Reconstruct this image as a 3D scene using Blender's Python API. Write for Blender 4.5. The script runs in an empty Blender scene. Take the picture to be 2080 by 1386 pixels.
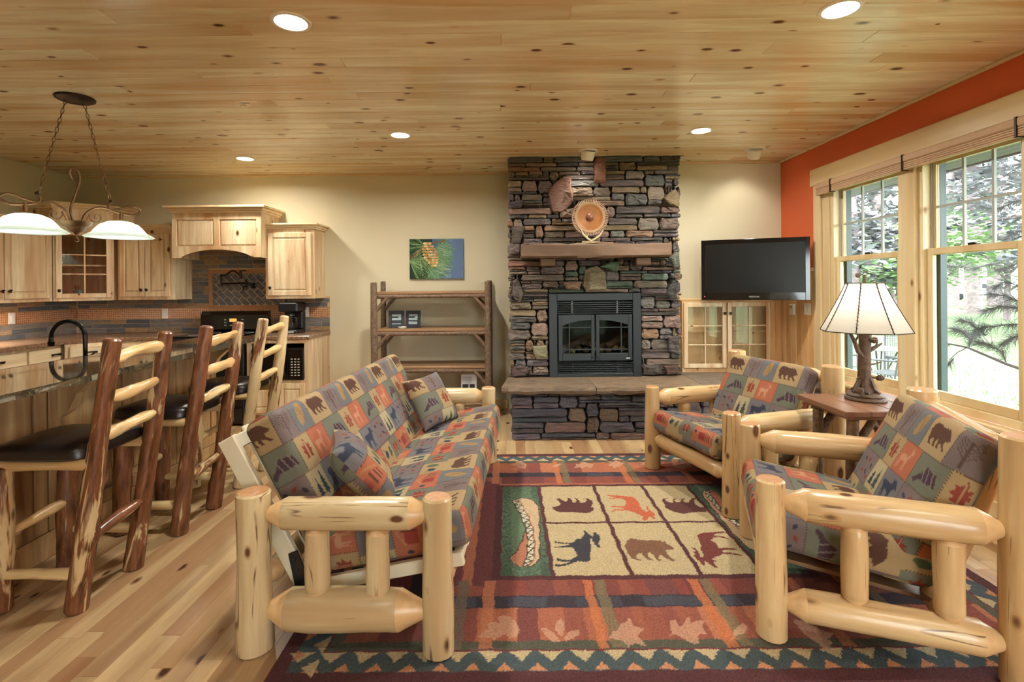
import bpy, math, random
import numpy as np
from mathutils import Vector, Matrix, Euler

# ------------------------------------------------------------------ camera, world, exposure
S = bpy.context.scene
COL = S.collection
EYE = 1.42
FPX, PX, PY, ROLL = 1040.0, 1030.0, 582.0, math.radians(0.5)
cam_d = bpy.data.cameras.new('camera')
cam_d.sensor_width = 36.0
cam_d.lens = 36.0 * FPX / 2080.0
cam_d.shift_x = (1040.0 - PX) / 2080.0
cam_d.shift_y = -(693.0 - PY) / 2080.0
cam_d.clip_start = 0.02
cam_d.clip_end = 400
cam = bpy.data.objects.new('camera', cam_d)
COL.objects.link(cam)
cam.location = (0, 0, EYE)
cam.rotation_euler = (math.radians(90), ROLL, 0)
S.camera = cam

world = bpy.data.worlds.new('overcast_sky')
S.world = world
world.use_nodes = True
bg = world.node_tree.nodes['Background']
bg.inputs['Color'].default_value = (0.93, 0.97, 1.0, 1)
bg.inputs['Strength'].default_value = 8.2

S.view_settings.view_transform = 'Standard'
S.view_settings.look = 'None'
S.view_settings.gamma = 1.0
S.view_settings.exposure = 0.85
S.view_settings.use_curve_mapping = False
S.cycles.use_denoising = True
S.cycles.max_bounces = 6
S.cycles.diffuse_bounces = 4
S.cycles.glossy_bounces = 3
S.cycles.transmission_bounces = 3
S.cycles.transparent_max_bounces = 8
S.cycles.caustics_reflective = False
S.cycles.caustics_refractive = False
S.cycles.use_adaptive_sampling = True
S.cycles.adaptive_threshold = 0.15
S.cycles.use_light_tree = False
S.cycles.sample_clamp_indirect = 6.0

CAN_W, EYEBALL_W, LAMP_W, PENDANT_W, UNDER_W = 19.0, 9.5, 1.2, 8.5, 12.0

def P(x, y, Y=None, Z=None, X=None):
    """photograph pixel -> point on the plane Y, Z or X = const"""
    u, v = x - PX, PY - y
    c, s = math.cos(ROLL), math.sin(ROLL)
    a, b = (u * c + v * s) / FPX, (-u * s + v * c) / FPX
    t = Y if Y is not None else ((Z - EYE) / b if Z is not None else X / a)
    return Vector((a * t, t, EYE + b * t))

# ------------------------------------------------------------------ room dimensions
RX, LX, BY, BY2, FY, CH = 2.95, -5.0, 5.95, 5.50, -3.2, 2.74

# ------------------------------------------------------------------ helpers
def lin(c):
    c = c / 255.0
    return c / 12.92 if c <= 0.04045 else ((c + 0.055) / 1.055) ** 2.4
def C(r, g, b):
    return (lin(r), lin(g), lin(b), 1.0)

class MB:
    def __init__(self):
        self.v, self.f = [], []
    def add(self, vs, fs):
        k = len(self.v)
        self.v += [tuple(p) for p in vs]
        self.f += [tuple(i + k for i in f) for f in fs]
        return k
    def box(self, x0, x1, y0, y1, z0, z1, c=0.0):
        if x0 > x1: x0, x1 = x1, x0
        if y0 > y1: y0, y1 = y1, y0
        if z0 > z1: z0, z1 = z1, z0
        h = ((x1 - x0) / 2, (y1 - y0) / 2, (z1 - z0) / 2)
        m = ((x0 + x1) / 2, (y0 + y1) / 2, (z0 + z1) / 2)
        if c <= 0:
            vs = [(m[0] + sx * h[0], m[1] + sy * h[1], m[2] + sz * h[2]) for sx in (-1, 1) for sy in (-1, 1) for sz in (-1, 1)]
            self.add(vs, [(0, 1, 3, 2), (4, 6, 7, 5), (0, 4, 5, 1), (2, 3, 7, 6), (0, 2, 6, 4), (1, 5, 7, 3)])
            return self
        c = min(c, min(h) * 0.98)
        vs, idx = [], {}
        for sx in (-1, 1):
            for sy in (-1, 1):
                for sz in (-1, 1):
                    for a in range(3):
                        s = (sx, sy, sz)
                        p = [s[i] * (h[i] if i == a else h[i] - c) for i in range(3)]
                        idx[(sx, sy, sz, a)] = len(vs)
                        vs.append(p)
        fs = []
        for a in range(3):
            b, d = (a + 1) % 3, (a + 2) % 3
            for s in (-1, 1):
                q = []
                for tb, td in ((-1, -1), (1, -1), (1, 1), (-1, 1)):
                    k = [0, 0, 0]; k[a] = s; k[b] = tb; k[d] = td
                    q.append(idx[(*k, a)])
                fs.append(q)
            for sb in (-1, 1):
                for sd in (-1, 1):
                    k0 = [0, 0, 0]; k0[a] = -1; k0[b] = sb; k0[d] = sd
                    k1 = list(k0); k1[a] = 1
                    fs.append([idx[(*k0, b)], idx[(*k1, b)], idx[(*k1, d)], idx[(*k0, d)]])
        for sx in (-1, 1):
            for sy in (-1, 1):
                for sz in (-1, 1):
                    fs.append([idx[(sx, sy, sz, a)] for a in range(3)])
        out = []
        for f in fs:
            p = [Vector(vs[i]) for i in f]
            n = (p[1] - p[0]).cross(p[2] - p[0])
            ce = sum(p, Vector()) / len(p)
            out.append(f if n.dot(ce) > 0 else f[::-1])
        self.add([(p[0] + m[0], p[1] + m[1], p[2] + m[2]) for p in vs], out)
        return self
    def tube(self, pts, rad, seg=8, cap=True, jit=0.0, rng=None):
        pts = [Vector(p) for p in pts]
        n = len(pts)
        if not hasattr(rad, '__len__'): rad = [rad] * n
        k = len(self.v)
        up = None
        for i, p in enumerate(pts):
            t = (pts[min(i + 1, n - 1)] - pts[max(i - 1, 0)])
            if t.length < 1e-9: t = Vector((0, 0, 1))
            t.normalize()
            if up is None:
                up = Vector((1, 0, 0)) if abs(t.x) < 0.9 else Vector((0, 1, 0))
            a = (up - t * up.dot(t))
            if a.length < 1e-6: a = t.orthogonal()
            a.normalize(); up = a
            b = t.cross(a)
            for j in range(seg):
                th = 2 * math.pi * j / seg
                r = rad[i] * (1 + (rng.uniform(-jit, jit) if rng else 0))
                self.v.append(tuple(p + (a * math.cos(th) + b * math.sin(th)) * r))
        for i in range(n - 1):
            for j in range(seg):
                j2 = (j + 1) % seg
                self.f.append((k + i * seg + j, k + i * seg + j2, k + (i + 1) * seg + j2, k + (i + 1) * seg + j))
        if cap:
            self.f.append(tuple(k + j for j in range(seg))[::-1])
            self.f.append(tuple(k + (n - 1) * seg + j for j in range(seg)))
        return self
    def lathe(self, prof, c=(0, 0, 0), seg=24, close=False):
        k = len(self.v); n = len(prof)
        for r, z in prof:
            for j in range(seg):
                th = 2 * math.pi * j / seg
                self.v.append((c[0] + r * math.cos(th), c[1] + r * math.sin(th), c[2] + z))
        rng_ = range(n if close else n - 1)
        for i in rng_:
            i2 = (i + 1) % n
            for j in range(seg):
                j2 = (j + 1) % seg
                self.f.append((k + i * seg + j, k + i * seg + j2, k + i2 * seg + j2, k + i2 * seg + j))
        if not close:
            if prof[0][0] > 1e-5: self.f.append(tuple(k + j for j in range(seg))[::-1])
            if prof[-1][0] > 1e-5: self.f.append(tuple(k + (n - 1) * seg + j for j in range(seg)))
        return self
    def prism(self, poly, a0, a1, fn):
        """extrude 2d polygon between a0 and a1; fn(u, v, a) -> xyz"""
        n = len(poly)
        vs = [fn(u, v, a0) for u, v in poly] + [fn(u, v, a1) for u, v in poly]
        fs = [tuple(range(n))[::-1], tuple(range(n, 2 * n))]
        fs += [(i, (i + 1) % n, n + (i + 1) % n, n + i) for i in range(n)]
        self.add(vs, fs)
        return self
    def xf(self, M, k=0):
        self.v[k:] = [tuple(M @ Vector(p)) for p in self.v[k:]]
        return self
    def mesh(self, name, mats, smooth=None):
        me = bpy.data.meshes.new(name)
        me.from_pydata(self.v, [], self.f)
        if not isinstance(mats, (list, tuple)): mats = [mats]
        for m in mats: me.materials.append(m)
        if smooth is not None:
            me.polygons.foreach_set('use_smooth', [True] * len(me.polygons))
            me.set_sharp_from_angle(angle=math.radians(smooth))
        me.update()
        return me
    def build(self, name, mat, parent=None, loc=(0, 0, 0), rot=(0, 0, 0), smooth=None, color=None):
        return link(name, self.mesh(name, mat, smooth), parent, loc, rot, color)

def link(name, me, parent=None, loc=(0, 0, 0), rot=(0, 0, 0), color=None):
    o = bpy.data.objects.new(name, me)
    COL.objects.link(o)
    o.parent = parent
    o.location = loc
    o.rotation_euler = rot
    if color: o.color = color
    return o
def tag(o, label, cat, group=None, kind=None):
    o['label'] = label; o['category'] = cat
    if group: o['group'] = group
    if kind: o['kind'] = kind
    return o
def thing(name, label, cat, loc=(0, 0, 0), rotz=0.0, group=None):
    o = bpy.data.objects.new(name, None)
    COL.objects.link(o)
    o.empty_display_size = 0.05
    o.location = loc; o.rotation_euler = (0, 0, rotz)
    return tag(o, label, cat, group)
def struct(o):
    o['kind'] = 'structure'
    return o
def copy_tree(o, parent=None):
    c = o.copy()
    COL.objects.link(c)
    c.parent = parent
    for ch in o.children:
        copy_tree(ch, c)
    return c
def box_obj(name, dims, mat, parent=None, c=0.0, smooth=None, color=None):
    """box with its own local origin at the centre"""
    x0, x1, y0, y1, z0, z1 = dims
    m = ((x0 + x1) / 2, (y0 + y1) / 2, (z0 + z1) / 2)
    mb = MB().box(x0 - m[0], x1 - m[0], y0 - m[1], y1 - m[1], z0 - m[2], z1 - m[2], c)
    return mb.build(name, mat, parent, m, smooth=smooth, color=color)

def axis_rot(d):
    return Vector(d).to_track_quat('Z', 'Y').to_euler()

def log(name, p0, p1, r, mat, parent=None, tip0=None, tip1=None, seed=0, seg=16, rough=0.03, r1=None, color=None, bow=0.0, rings=11, rim=0.008, knobs=0):
    """round log from p0 to p1 along local Z; tip = (length, radius) pencil ends"""
    rng = random.Random(seed)
    p0, p1 = Vector(p0), Vector(p1)
    L = (p1 - p0).length
    r1 = r if r1 is None else r1
    zs = []
    if tip0: zs += [(0, tip0[1]), (tip0[0], None)]
    else: zs += [(0, -rim), (rim, None)]
    a, b = zs[-1][0], L - (tip1[0] if tip1 else rim)
    for i in range(1, rings - 1): zs.append((a + (b - a) * i / (rings - 1), None))
    zs.append((b, None))
    zs.append((L, tip1[1]) if tip1 else (L, -rim))
    ph = [rng.uniform(0, 6.28) for _ in range(4)]
    vs, fs = [], []
    bx, by = rng.uniform(-1, 1) * bow, rng.uniform(-1, 1) * bow
    kn = [(rng.uniform(.08, .92) * L, rng.uniform(0, 6.28), rng.uniform(.2, .42)) for _ in range(knobs)]
    for z, rr in zs:
        t = z / L
        base = r + (r1 - r) * t
        if rr is None: rr = base
        elif rr < 0: rr = base + rr
        w = math.sin(math.pi * t)
        for j in range(seg):
            th = 2 * math.pi * j / seg
            k = 1 + rough * (math.sin(2 * th + ph[0] + 5 * t) * 0.5 + math.sin(3 * th + ph[1] + 9 * t) * 0.4 + math.sin(7 * t + ph[2]) * 0.8 + rng.uniform(-.35, .35))
            for kz, kt, kh in kn:
                dth = (th - kt + math.pi) % (2 * math.pi) - math.pi
                k += kh * math.exp(-((z - kz) / .028) ** 2 - (dth / .42) ** 2)
            vs.append((rr * k * math.cos(th) + bx * w, rr * k * math.sin(th) + by * w, z))
    n = len(zs)
    for i in range(n - 1):
        for j in range(seg):
            j2 = (j + 1) % seg
            fs.append((i * seg + j, i * seg + j2, (i + 1) * seg + j2, (i + 1) * seg + j))
    fs.append(tuple(range(seg))[::-1])
    fs.append(tuple((n - 1) * seg + j for j in range(seg)))
    mb = MB(); mb.add(vs, fs)
    mats = [mat]
    pine = mat in (M['log_pine'], M['log_pale'])
    if pine: mats += [M['log_end'], M['log_tip']]
    o = mb.build(name, mats, parent, p0, axis_rot(p1 - p0), smooth=38, color=color)
    if pine:
        mi = np.zeros(len(fs), np.int32)
        mi[-2:] = 1
        if tip0: mi[:seg] = 2
        if tip1: mi[(n - 2) * seg:(n - 1) * seg] = 2
        o.data.polygons.foreach_set('material_index', mi)
    return o

# ------------------------------------------------------------------ node materials
class T:
    def __init__(self, name):
        self.m = bpy.data.materials.new(name)
        self.m.use_nodes = True
        self.nt = self.m.node_tree
        self.nt.nodes.clear()
        self.out = self.nt.nodes.new('ShaderNodeOutputMaterial')
    def n(self, typ, **kw):
        nd = self.nt.nodes.new('ShaderNode' + typ)
        for k, v in kw.items():
            if k.startswith('_'): setattr(nd, k[1:], v)
            else: self.set(nd, k, v)
        return nd
    def set(self, nd, key, v):
        key = {'i0': 0, 'i1': 1, 'i2': 2, 'i3': 3}.get(key, key.replace('__', ' '))
        sk = nd.inputs[key]
        if hasattr(v, 'is_linked') or hasattr(v, 'links'): self.nt.links.new(v, sk)
        else: sk.default_value = v
    def math(self, op, a, b=0.0, clamp=False):
        nd = self.n('Math', _operation=op, _use_clamp=clamp)
        self.set(nd, 'i0', a); self.set(nd, 'i1', b)
        return nd.outputs[0]
    def mix(self, f, a, b, mode='MIX'):
        nd = self.nt.nodes.new('ShaderNodeMix')
        nd.data_type = 'RGBA'; nd.blend_type = mode
        for i, v in ((0, f), (6, a), (7, b)):
            if hasattr(v, 'links'): self.nt.links.new(v, nd.inputs[i])
            else: nd.inputs[i].default_value = v
        return nd.outputs[2]
    def ramp(self, f, stops, interp='LINEAR'):
        nd = self.n('ValToRGB')
        nd.color_ramp.interpolation = interp
        el = nd.color_ramp.elements
        while len(el) < len(stops): el.new(0.5)
        for e, (p, c) in zip(el, stops):
            e.position = p
            e.color = c if hasattr(c, '__len__') else (c, c, c, 1)
        self.nt.links.new(f, nd.inputs[0])
        return nd.outputs[0]
    def coords(self, scale=(1, 1, 1), rand=True, which='Object'):
        tc = self.n('TexCoord')
        v = tc.outputs[which]
        if rand:
            oi = self.n('ObjectInfo')
            off = self.n('VectorMath', _operation='MULTIPLY_ADD')
            self.nt.links.new(oi.outputs['Random'], off.inputs[0])
            off.inputs[1].default_value = (37.0, 53.0, 71.0)
            self.nt.links.new(v, off.inputs[2])
            v = off.outputs[0]
        mp = self.n('Mapping')
        self.nt.links.new(v, mp.inputs['Vector'])
        mp.inputs['Scale'].default_value = scale
        return mp.outputs[0]
    def noise(self, vec, scale=5.0, detail=4.0, rough=0.55, dist=0.0):
        nd = self.n('TexNoise', Vector=vec, Scale=scale, Detail=detail, Roughness=rough, Distortion=dist)
        return nd.outputs[0]
    def bump(self, h, strength=0.3, dist=0.01):
        nd = self.n('Bump', Height=h, Strength=strength, Distance=dist)
        return nd.outputs[0]
    def principled(self, color, rough=0.5, metal=0.0, normal=None, spec=0.5, **kw):
        nd = self.n('BsdfPrincipled')
        self.set(nd, 'Base Color', color); self.set(nd, 'Roughness', rough)
        self.set(nd, 'Metallic', metal); self.set(nd, 'Specular IOR Level', spec)
        if normal is not None: self.set(nd, 'Normal', normal)
        for k, v in kw.items(): self.set(nd, k.replace('_', ' '), v)
        self.nt.links.new(nd.outputs[0], self.out.inputs[0])
        return nd
    def random(self):
        return self.n('ObjectInfo').outputs['Random']

def plain(name, col, rough=0.5, metal=0.0, noise=0.0, nscale=20.0, bump=0.0, spec=0.5, **kw):
    t = T(name)
    c = col
    nrm = None
    if noise or bump:
        co = t.coords((1, 1, 1))
        nz = t.noise(co, nscale, 5)
        if noise:
            lo = tuple(x * (1 - noise) for x in col[:3]) + (1,)
            hi = tuple(min(1, x * (1 + noise)) for x in col[:3]) + (1,)
            c = t.ramp(nz, [(0.3, lo), (0.7, hi)])
        if bump: nrm = t.bump(nz, bump, 0.01)
    t.principled(c, rough, metal, nrm, spec, **kw)
    return t.m

def wood(name, light, dark, knot, axis='Z', scale=1.0, knots=0.35, kscale=3.0, rough=0.4, tone=0.12, streak=0.5, ring=12.0, bump=0.08, spec=0.4, knot_r=0.16, lo=0.38, hi=0.68, board=0.0, cracks=0.0):
    t = T(name)
    ai = 'XYZ'.index(axis)
    sc = [1.0 * scale] * 3
    sc[ai] = 0.09 * scale
    co = t.coords(tuple(sc))
    big = t.noise(co, ring * 0.5, 3, 0.5, 0.6)
    fine = t.noise(co, ring * 9, 4, 0.6)
    mid = t.noise(co, ring * 2.2, 3, 0.55, 0.3)
    c = t.ramp(big, [(lo, light), (hi, dark)])
    c = t.mix(t.ramp(mid, [(0.35, 0.0), (0.75, streak)]), c, dark)
    c = t.mix(t.math('MULTIPLY', t.ramp(fine, [(0.4, 0.0), (0.75, 1.0)]), 0.22), c, dark)
    if board:
        c = t.mix(t.ramp(t.random(), [(0.62, 0.0), (0.72, board * 0.6), (0.95, board)]), c, dark)
    if cracks:
        cs = [1.0] * 3; cs[ai] = 0.05
        cc_ = t.coords(tuple(cs))
        ln_ = t.math('ABSOLUTE', t.math('SUBTRACT', t.noise(cc_, 16, 1, 0.4), 0.5))
        gate = t.ramp(t.noise(t.coords((1, 1, 1)), 5, 2), [(0.52, 0.0), (0.6, 1.0)])
        c = t.mix(t.math('MULTIPLY', t.math('MULTIPLY', t.ramp(ln_, [(0.004, 1.0), (0.012, 0.0)]), gate), cracks), c, knot)
    ks = [kscale] * 3; ks[ai] = kscale * 0.5
    kc = t.coords(tuple(ks))
    vo = t.n('TexVoronoi', Vector=kc, Scale=1.0, Randomness=1.0)
    sel = t.n('SeparateColor', Color=vo.outputs['Color'])
    pick = t.math('LESS_THAN', sel.outputs[0], knots)
    rr = t.math('MULTIPLY_ADD', sel.outputs[1], knot_r * 0.8)
    rr.node.inputs[2].default_value = knot_r * 0.45
    q = t.math('DIVIDE', vo.outputs['Distance'], rr)
    core = t.math('MULTIPLY', t.ramp(q, [(0.55, 1.0), (0.85, 0.0)]), pick)
    halo = t.math('MULTIPLY', t.ramp(q, [(0.7, 0.75), (1.0, 0.55), (1.5, 0.0)]), pick)
    c = t.mix(halo, c, dark)
    c = t.mix(core, c, knot)
    rv = t.math('MULTIPLY_ADD', t.random(), 2 * tone)
    rv.node.inputs[2].default_value = 1 - tone
    hs = t.n('HueSaturation', Color=c, Value=rv)
    nrm = t.bump(fine, bump, 0.004)
    t.principled(hs.outputs[0], rough, 0, nrm, spec)
    return t.m

M = {}
M['ceiling_pine'] = wood('ceiling_pine', C(252, 247, 220), C(216, 182, 136), C(108, 70, 46), 'X', 1.0, 0.9, 8.0, 0.2, 0.05, 0.7, 8, 0.05, 0.6, 0.185, 0.44, 0.64, 0.4)
M['trim_pine'] = wood('trim_pine', C(226, 208, 166), C(206, 176, 128), C(140, 96, 60), 'Y', 1.0, 0.5, 6.0, 0.35, 0.05, 0.35, 9)
M['trim_pine_z'] = wood('trim_pine_z', C(226, 208, 166), C(204, 174, 126), C(140, 96, 60), 'Z', 1.0, 0.5, 6.0, 0.35, 0.05, 0.35, 9)
M['trim_pine_x'] = wood('trim_pine_x', C(228, 202, 158), C(206, 170, 120), C(140, 92, 54), 'X', 1.0, 0.5, 6.0, 0.35, 0.05, 0.35, 9)
M['panel_pine'] = wood('panel_pine', C(230, 200, 150), C(196, 146, 92), C(120, 70, 38), 'Z', 1.0, 0.9, 8.0, 0.38, 0.08, 0.6, 10, 0.05, 0.4, 0.18)
M['floor_maple'] = wood('floor_maple', C(204, 176, 130), C(136, 96, 64), C(72, 44, 30), 'Y', 1.0, 0.8, 9.0, 0.36, 0.12, 0.4, 7, 0.03, 0.4, 0.17, 0.48, 0.74, 0.8)
M['hickory'] = wood('hickory', C(244, 230, 192), C(190, 144, 98), C(96, 58, 36), 'Z', 1.0, 0.7, 8.0, 0.34, 0.06, 0.75, 9, 0.03, 0.45, 0.16, 0.42, 0.7)
M['hickory_x'] = wood('hickory_x', C(242, 226, 186), C(198, 154, 104), C(96, 58, 36), 'X', 1.0, 0.4, 8.0, 0.34, 0.05, 0.35, 9, 0.03, 0.45, 0.12, 0.45, 0.8)
M['hickory_bar'] = wood('hickory_bar', C(206, 174, 124), C(140, 100, 62), C(72, 44, 26), 'Z', 1.0, 0.5, 8.0, 0.34, 0.08, 0.6, 12, 0.03, 0.45, 0.12)
M['log_pine'] = wood('log_pine', C(220, 194, 144), C(186, 148, 100), C(100, 66, 44), 'Z', 1.0, 0.9, 9.0, 0.27, 0.04, 0.65, 14, 0.06, 0.5, 0.2, cracks=0.8)
M['log_pale'] = wood('log_pale', C(210, 194, 152), C(178, 150, 108), C(92, 62, 44), 'Z', 1.0, 0.9, 9.0, 0.27, 0.04, 0.65, 14, 0.06, 0.5, 0.2, cracks=0.85)
M['log_end'] = plain('log_end', C(186, 138, 94), 0.4, noise=0.15, nscale=40)
M['log_tip'] = plain('log_tip', C(208, 172, 122), 0.32, noise=0.12, nscale=25)
M['rung_pale'] = wood('rung_pale', C(228, 204, 150), C(192, 150, 96), C(110, 66, 34), 'Z', 1.6, 0.4, 12.0, 0.3, 0.06, 0.5, 12)

def bark_log(name, pale, red, dark, amount):
    t = T(name)
    co = t.coords((1, 1, 0.16))
    a = t.noise(co, 13, 4, 0.6, 0.8)
    b = t.noise(co, 42, 4, 0.6)
    c = t.ramp(b, [(0.3, dark), (0.62, red)])
    oc = t.n('ObjectInfo').outputs['Color']
    sepr = t.n('SeparateColor', Color=oc)
    k = t.math('ADD', a, sepr.outputs[0])
    c = t.mix(t.ramp(k, [(amount - 0.03, 0.0), (amount + 0.03, 1.0)]), c, t.ramp(b, [(0.3, tuple(x * .8 for x in pale[:3]) + (1,)), (0.7, pale)]))
    vo = t.n('TexVoronoi', Vector=t.coords((9, 9, 4)), Scale=1.0)
    c = t.mix(t.ramp(vo.outputs['Distance'], [(0.08, 0.85), (0.16, 0.0)]), c, C(70, 42, 26))
    t.principled(c, 0.26, 0, t.bump(b, 0.25, 0.01), 0.55)
    return t.m
M['stool_log'] = bark_log('stool_log', C(220, 194, 146), C(134, 84, 54), C(70, 44, 30), 0.63)
M['bark_dark'] = plain('bark_dark', C(108, 86, 66), 0.75, noise=0.45, nscale=38, bump=0.6)
M['shelf_wood'] = wood('shelf_wood', C(152, 118, 84), C(108, 80, 54), C(60, 42, 28), 'X', 1.0, 0.1, 6.0, 0.4, 0.06, 0.5, 14)
M['table_wood'] = wood('table_wood', C(148, 108, 84), C(104, 72, 54), C(54, 36, 28), 'Y', 1.0, 0.15, 7.0, 0.28, 0.08, 0.5, 14)
M['mantel_wood'] = wood('mantel_wood', C(134, 106, 84), C(94, 72, 56), C(54, 38, 28), 'X', 1.0, 0.3, 9.0, 0.6, 0.05, 0.5, 16, 0.3)
M['wall_beige'] = plain('wall_beige', C(208, 198, 168), 0.75, noise=0.015, nscale=3, spec=0.2)
M['wall_orange'] = plain('wall_orange', C(210, 98, 54), 0.5, noise=0.015, nscale=3, spec=0.35)
M['white'] = plain('white', C(236, 232, 222), 0.45)
M['white_can'] = plain('white_can', C(240, 236, 226), 0.35)
M['cream_paint'] = plain('cream_paint', C(214, 206, 180), 0.45, noise=0.04, nscale=9)
M['black_gloss'] = plain('black_gloss', C(12, 12, 13), 0.09, spec=0.6)
M['black_satin'] = plain('black_satin', C(22, 21, 22), 0.4)
M['black_metal'] = plain('black_metal', C(30, 32, 34), 0.42, 0.2)
M['insert_green'] = plain('insert_green', C(36, 42, 44), 0.42, 0.3)
M['insert_dark'] = plain('insert_dark', C(12, 13, 13), 0.6)
M['screen'] = plain('screen', C(14, 13, 12), 0.3, spec=0.3)
M['leather'] = plain('leather', C(30, 24, 22), 0.3, noise=0.2, nscale=120, bump=0.12, spec=0.6)
M['bronze'] = plain('bronze', C(112, 84, 56), 0.34, 0.85, noise=0.2, nscale=30)
M['oil_bronze'] = plain('oil_bronze', C(52, 38, 30), 0.32, 0.8)
M['chrome_dark'] = plain('chrome_dark', C(40, 36, 35), 0.16, 0.9)
M['lamp_tree'] = plain('lamp_tree', C(96, 74, 56), 0.6, noise=0.4, nscale=45, bump=0.6)
M['clad_green'] = plain('clad_green', C(46, 66, 66), 0.4)
M['track_grey'] = plain('track_grey', C(170, 172, 166), 0.5)
M['shade_cloth'] = plain('shade_cloth', C(196, 164, 132), 0.6, noise=0.05, nscale=30)
M['paper'] = plain('paper', C(232, 232, 236), 0.6)
M['ink'] = plain('ink', C(40, 42, 50), 0.6)

def granite(name, a, b, c, rough):
    t = T(name)
    co = t.coords((1, 1, 1), False)
    n1 = t.noise(co, 55, 6, 0.7)
    n2 = t.noise(co, 190, 3, 0.6)
    col = t.ramp(n1, [(0.36, a), (0.52, b), (0.7, c)])
    col = t.mix(t.math('MULTIPLY', t.ramp(n2, [(0.52, 0.0), (0.7, 1.0)]), 0.5), col, a)
    t.principled(col, rough, 0, None, 0.8, Coat_Weight=1.0 if rough < .1 else 0.0, Coat_Roughness=0.03, Coat_IOR=1.7)
    return t.m
M['granite_bar'] = granite('granite_bar', C(38, 36, 30), C(78, 70, 54), C(120, 106, 82), 0.06)
M['counter_tan'] = granite('counter_tan', C(96, 72, 54), C(140, 108, 84), C(172, 140, 112), 0.22)

def stone_mat(name, rough=0.62):
    t = T(name)
    oc = t.n('ObjectInfo').outputs['Color']
    co = t.coords((1, 1, 4.5))
    n1 = t.noise(co, 9, 6, 0.65, 0.4)
    n2 = t.noise(co, 46, 5, 0.65)
    v = t.n('HueSaturation', Color=oc, Value=t.ramp(n1, [(0.28, 0.6), (0.72, 1.45)]))
    c = t.mix(t.ramp(n1, [(0.55, 0.0), (0.78, 0.5)]), v.outputs[0], C(136, 104, 78))
    c = t.mix(t.ramp(n2, [(0.5, 0.0), (0.8, 0.35)]), c, C(50, 44, 42))
    h = t.math('ADD', t.math('MULTIPLY', n1, 1.0), t.math('MULTIPLY', n2, 0.5))
    t.principled(c, rough, 0, t.bump(h, 0.9, 0.03), 0.4)
    return t.m
M['stone'] = stone_mat('stone', 0.55)
M['slab'] = stone_mat('slab', 0.45)
M['mortar'] = plain('mortar', C(48, 40, 34), 0.9, noise=0.2, nscale=30)
M['slate'] = stone_mat('slate', 0.4)
M['grout'] = plain('grout', C(196, 164, 124), 0.8)

def mosaic():
    t = T('mosaic')
    tc = t.n('TexCoord')
    mp = t.n('Mapping', Vector=tc.outputs['Object'])
    mp.inputs['Rotation'].default_value = (math.radians(90), 0, 0)
    br = t.n('TexBrick', Vector=mp.outputs[0], Color1=C(150, 92, 62), Color2=C(178, 124, 86), Mortar=C(214, 178, 134), Scale=1.0)
    br.offset = 0.0
    br.inputs['Mortar Size'].default_value = 0.0022
    br.inputs['Brick Width'].default_value = 0.022
    br.inputs['Row Height'].default_value = 0.022
    t.principled(br.outputs['Color'], 0.35)
    return t.m
M['mosaic'] = mosaic()

def glass_mat(name, tint=(1, 1, 1, 1), ior=1.5):
    t = T(name)
    tr = t.n('BsdfTransparent', Color=tint)
    gl = t.n('BsdfGlossy', Roughness=0.02)
    fr = t.n('Fresnel', IOR=ior)
    mx = t.n('MixShader')
    ge = t.n('NewGeometry')      # reflect on the outer face only; the inner face of the thin pane just transmits
    t.nt.links.new(t.math('MULTIPLY', fr.outputs[0], t.math('SUBTRACT', 1.0, ge.outputs['Backfacing'])), mx.inputs[0])
    t.nt.links.new(tr.outputs[0], mx.inputs[1])
    t.nt.links.new(gl.outputs[0], mx.inputs[2])
    t.nt.links.new(mx.outputs[0], t.out.inputs[0])
    return t.m
M['glass'] = glass_mat('window_glass', (0.97, 0.99, 0.98, 1), 1.35)
M['cab_glass'] = glass_mat('cabinet_glass', (0.9, 0.92, 0.9, 1), 1.9)
M['fire_glass'] = glass_mat('fire_glass', (0.6, 0.62, 0.6, 1), 1.22)

def emit(name, col, st):
    t = T(name)
    e = t.n('Emission', Color=col, Strength=st)
    t.nt.links.new(e.outputs[0], t.out.inputs[0])
    return t.m
M['bulb'] = emit('bulb', (1.0, 0.96, 0.88, 1), 14.0)
M['display'] = emit('display', (1.0, 0.45, 0.1, 1), 0.7)
M['led_red'] = emit('led_red', (1.0, 0.1, 0.15, 1), 1.5)

def shade_mat(name, col, rough=0.6):
    t = T(name)
    nz = t.noise(t.coords((1, 1, 1)), 9, 4)
    c = t.mix(t.math('MULTIPLY', nz, 0.35), col, tuple(x * 0.72 for x in col[:3]) + (1,))
    d = t.n('BsdfDiffuse', Color=c)
    tl = t.n('BsdfTranslucent', Color=c)
    mx = t.n('MixShader', Fac=0.55)
    t.nt.links.new(d.outputs[0], mx.inputs[1]); t.nt.links.new(tl.outputs[0], mx.inputs[2])
    t.nt.links.new(mx.outputs[0], t.out.inputs[0])
    return t.m
M['lamp_shade'] = shade_mat('parchment_shade', C(214, 208, 196))
M['glass_shade'] = shade_mat('frosted_shade', C(168, 176, 166))

def vcol(name, rough=0.85, nscale=600, amount=0.25, bump=0.3, bs=350):
    t = T(name)
    at = t.n('VertexColor', _layer_name='print')
    co = t.coords((1, 1, 1), False)
    nz = t.noise(co, nscale, 2, 0.5)
    hs = t.n('HueSaturation', Color=at.outputs[0], Value=t.ramp(nz, [(0.3, 1 - amount), (0.7, 1 + amount)]))
    t.principled(hs.outputs[0], rough, 0, t.bump(t.noise(co, bs, 3), bump, 0.004), 0.15)
    return t.m
M['tapestry'] = vcol('tapestry')
M['rug_pile'] = vcol('rug_pile', 0.95, 260, 0.3, 0.6, 220)
M['canvas_print'] = vcol('canvas_print', 0.6, 900, 0.03, 0.02)

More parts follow.
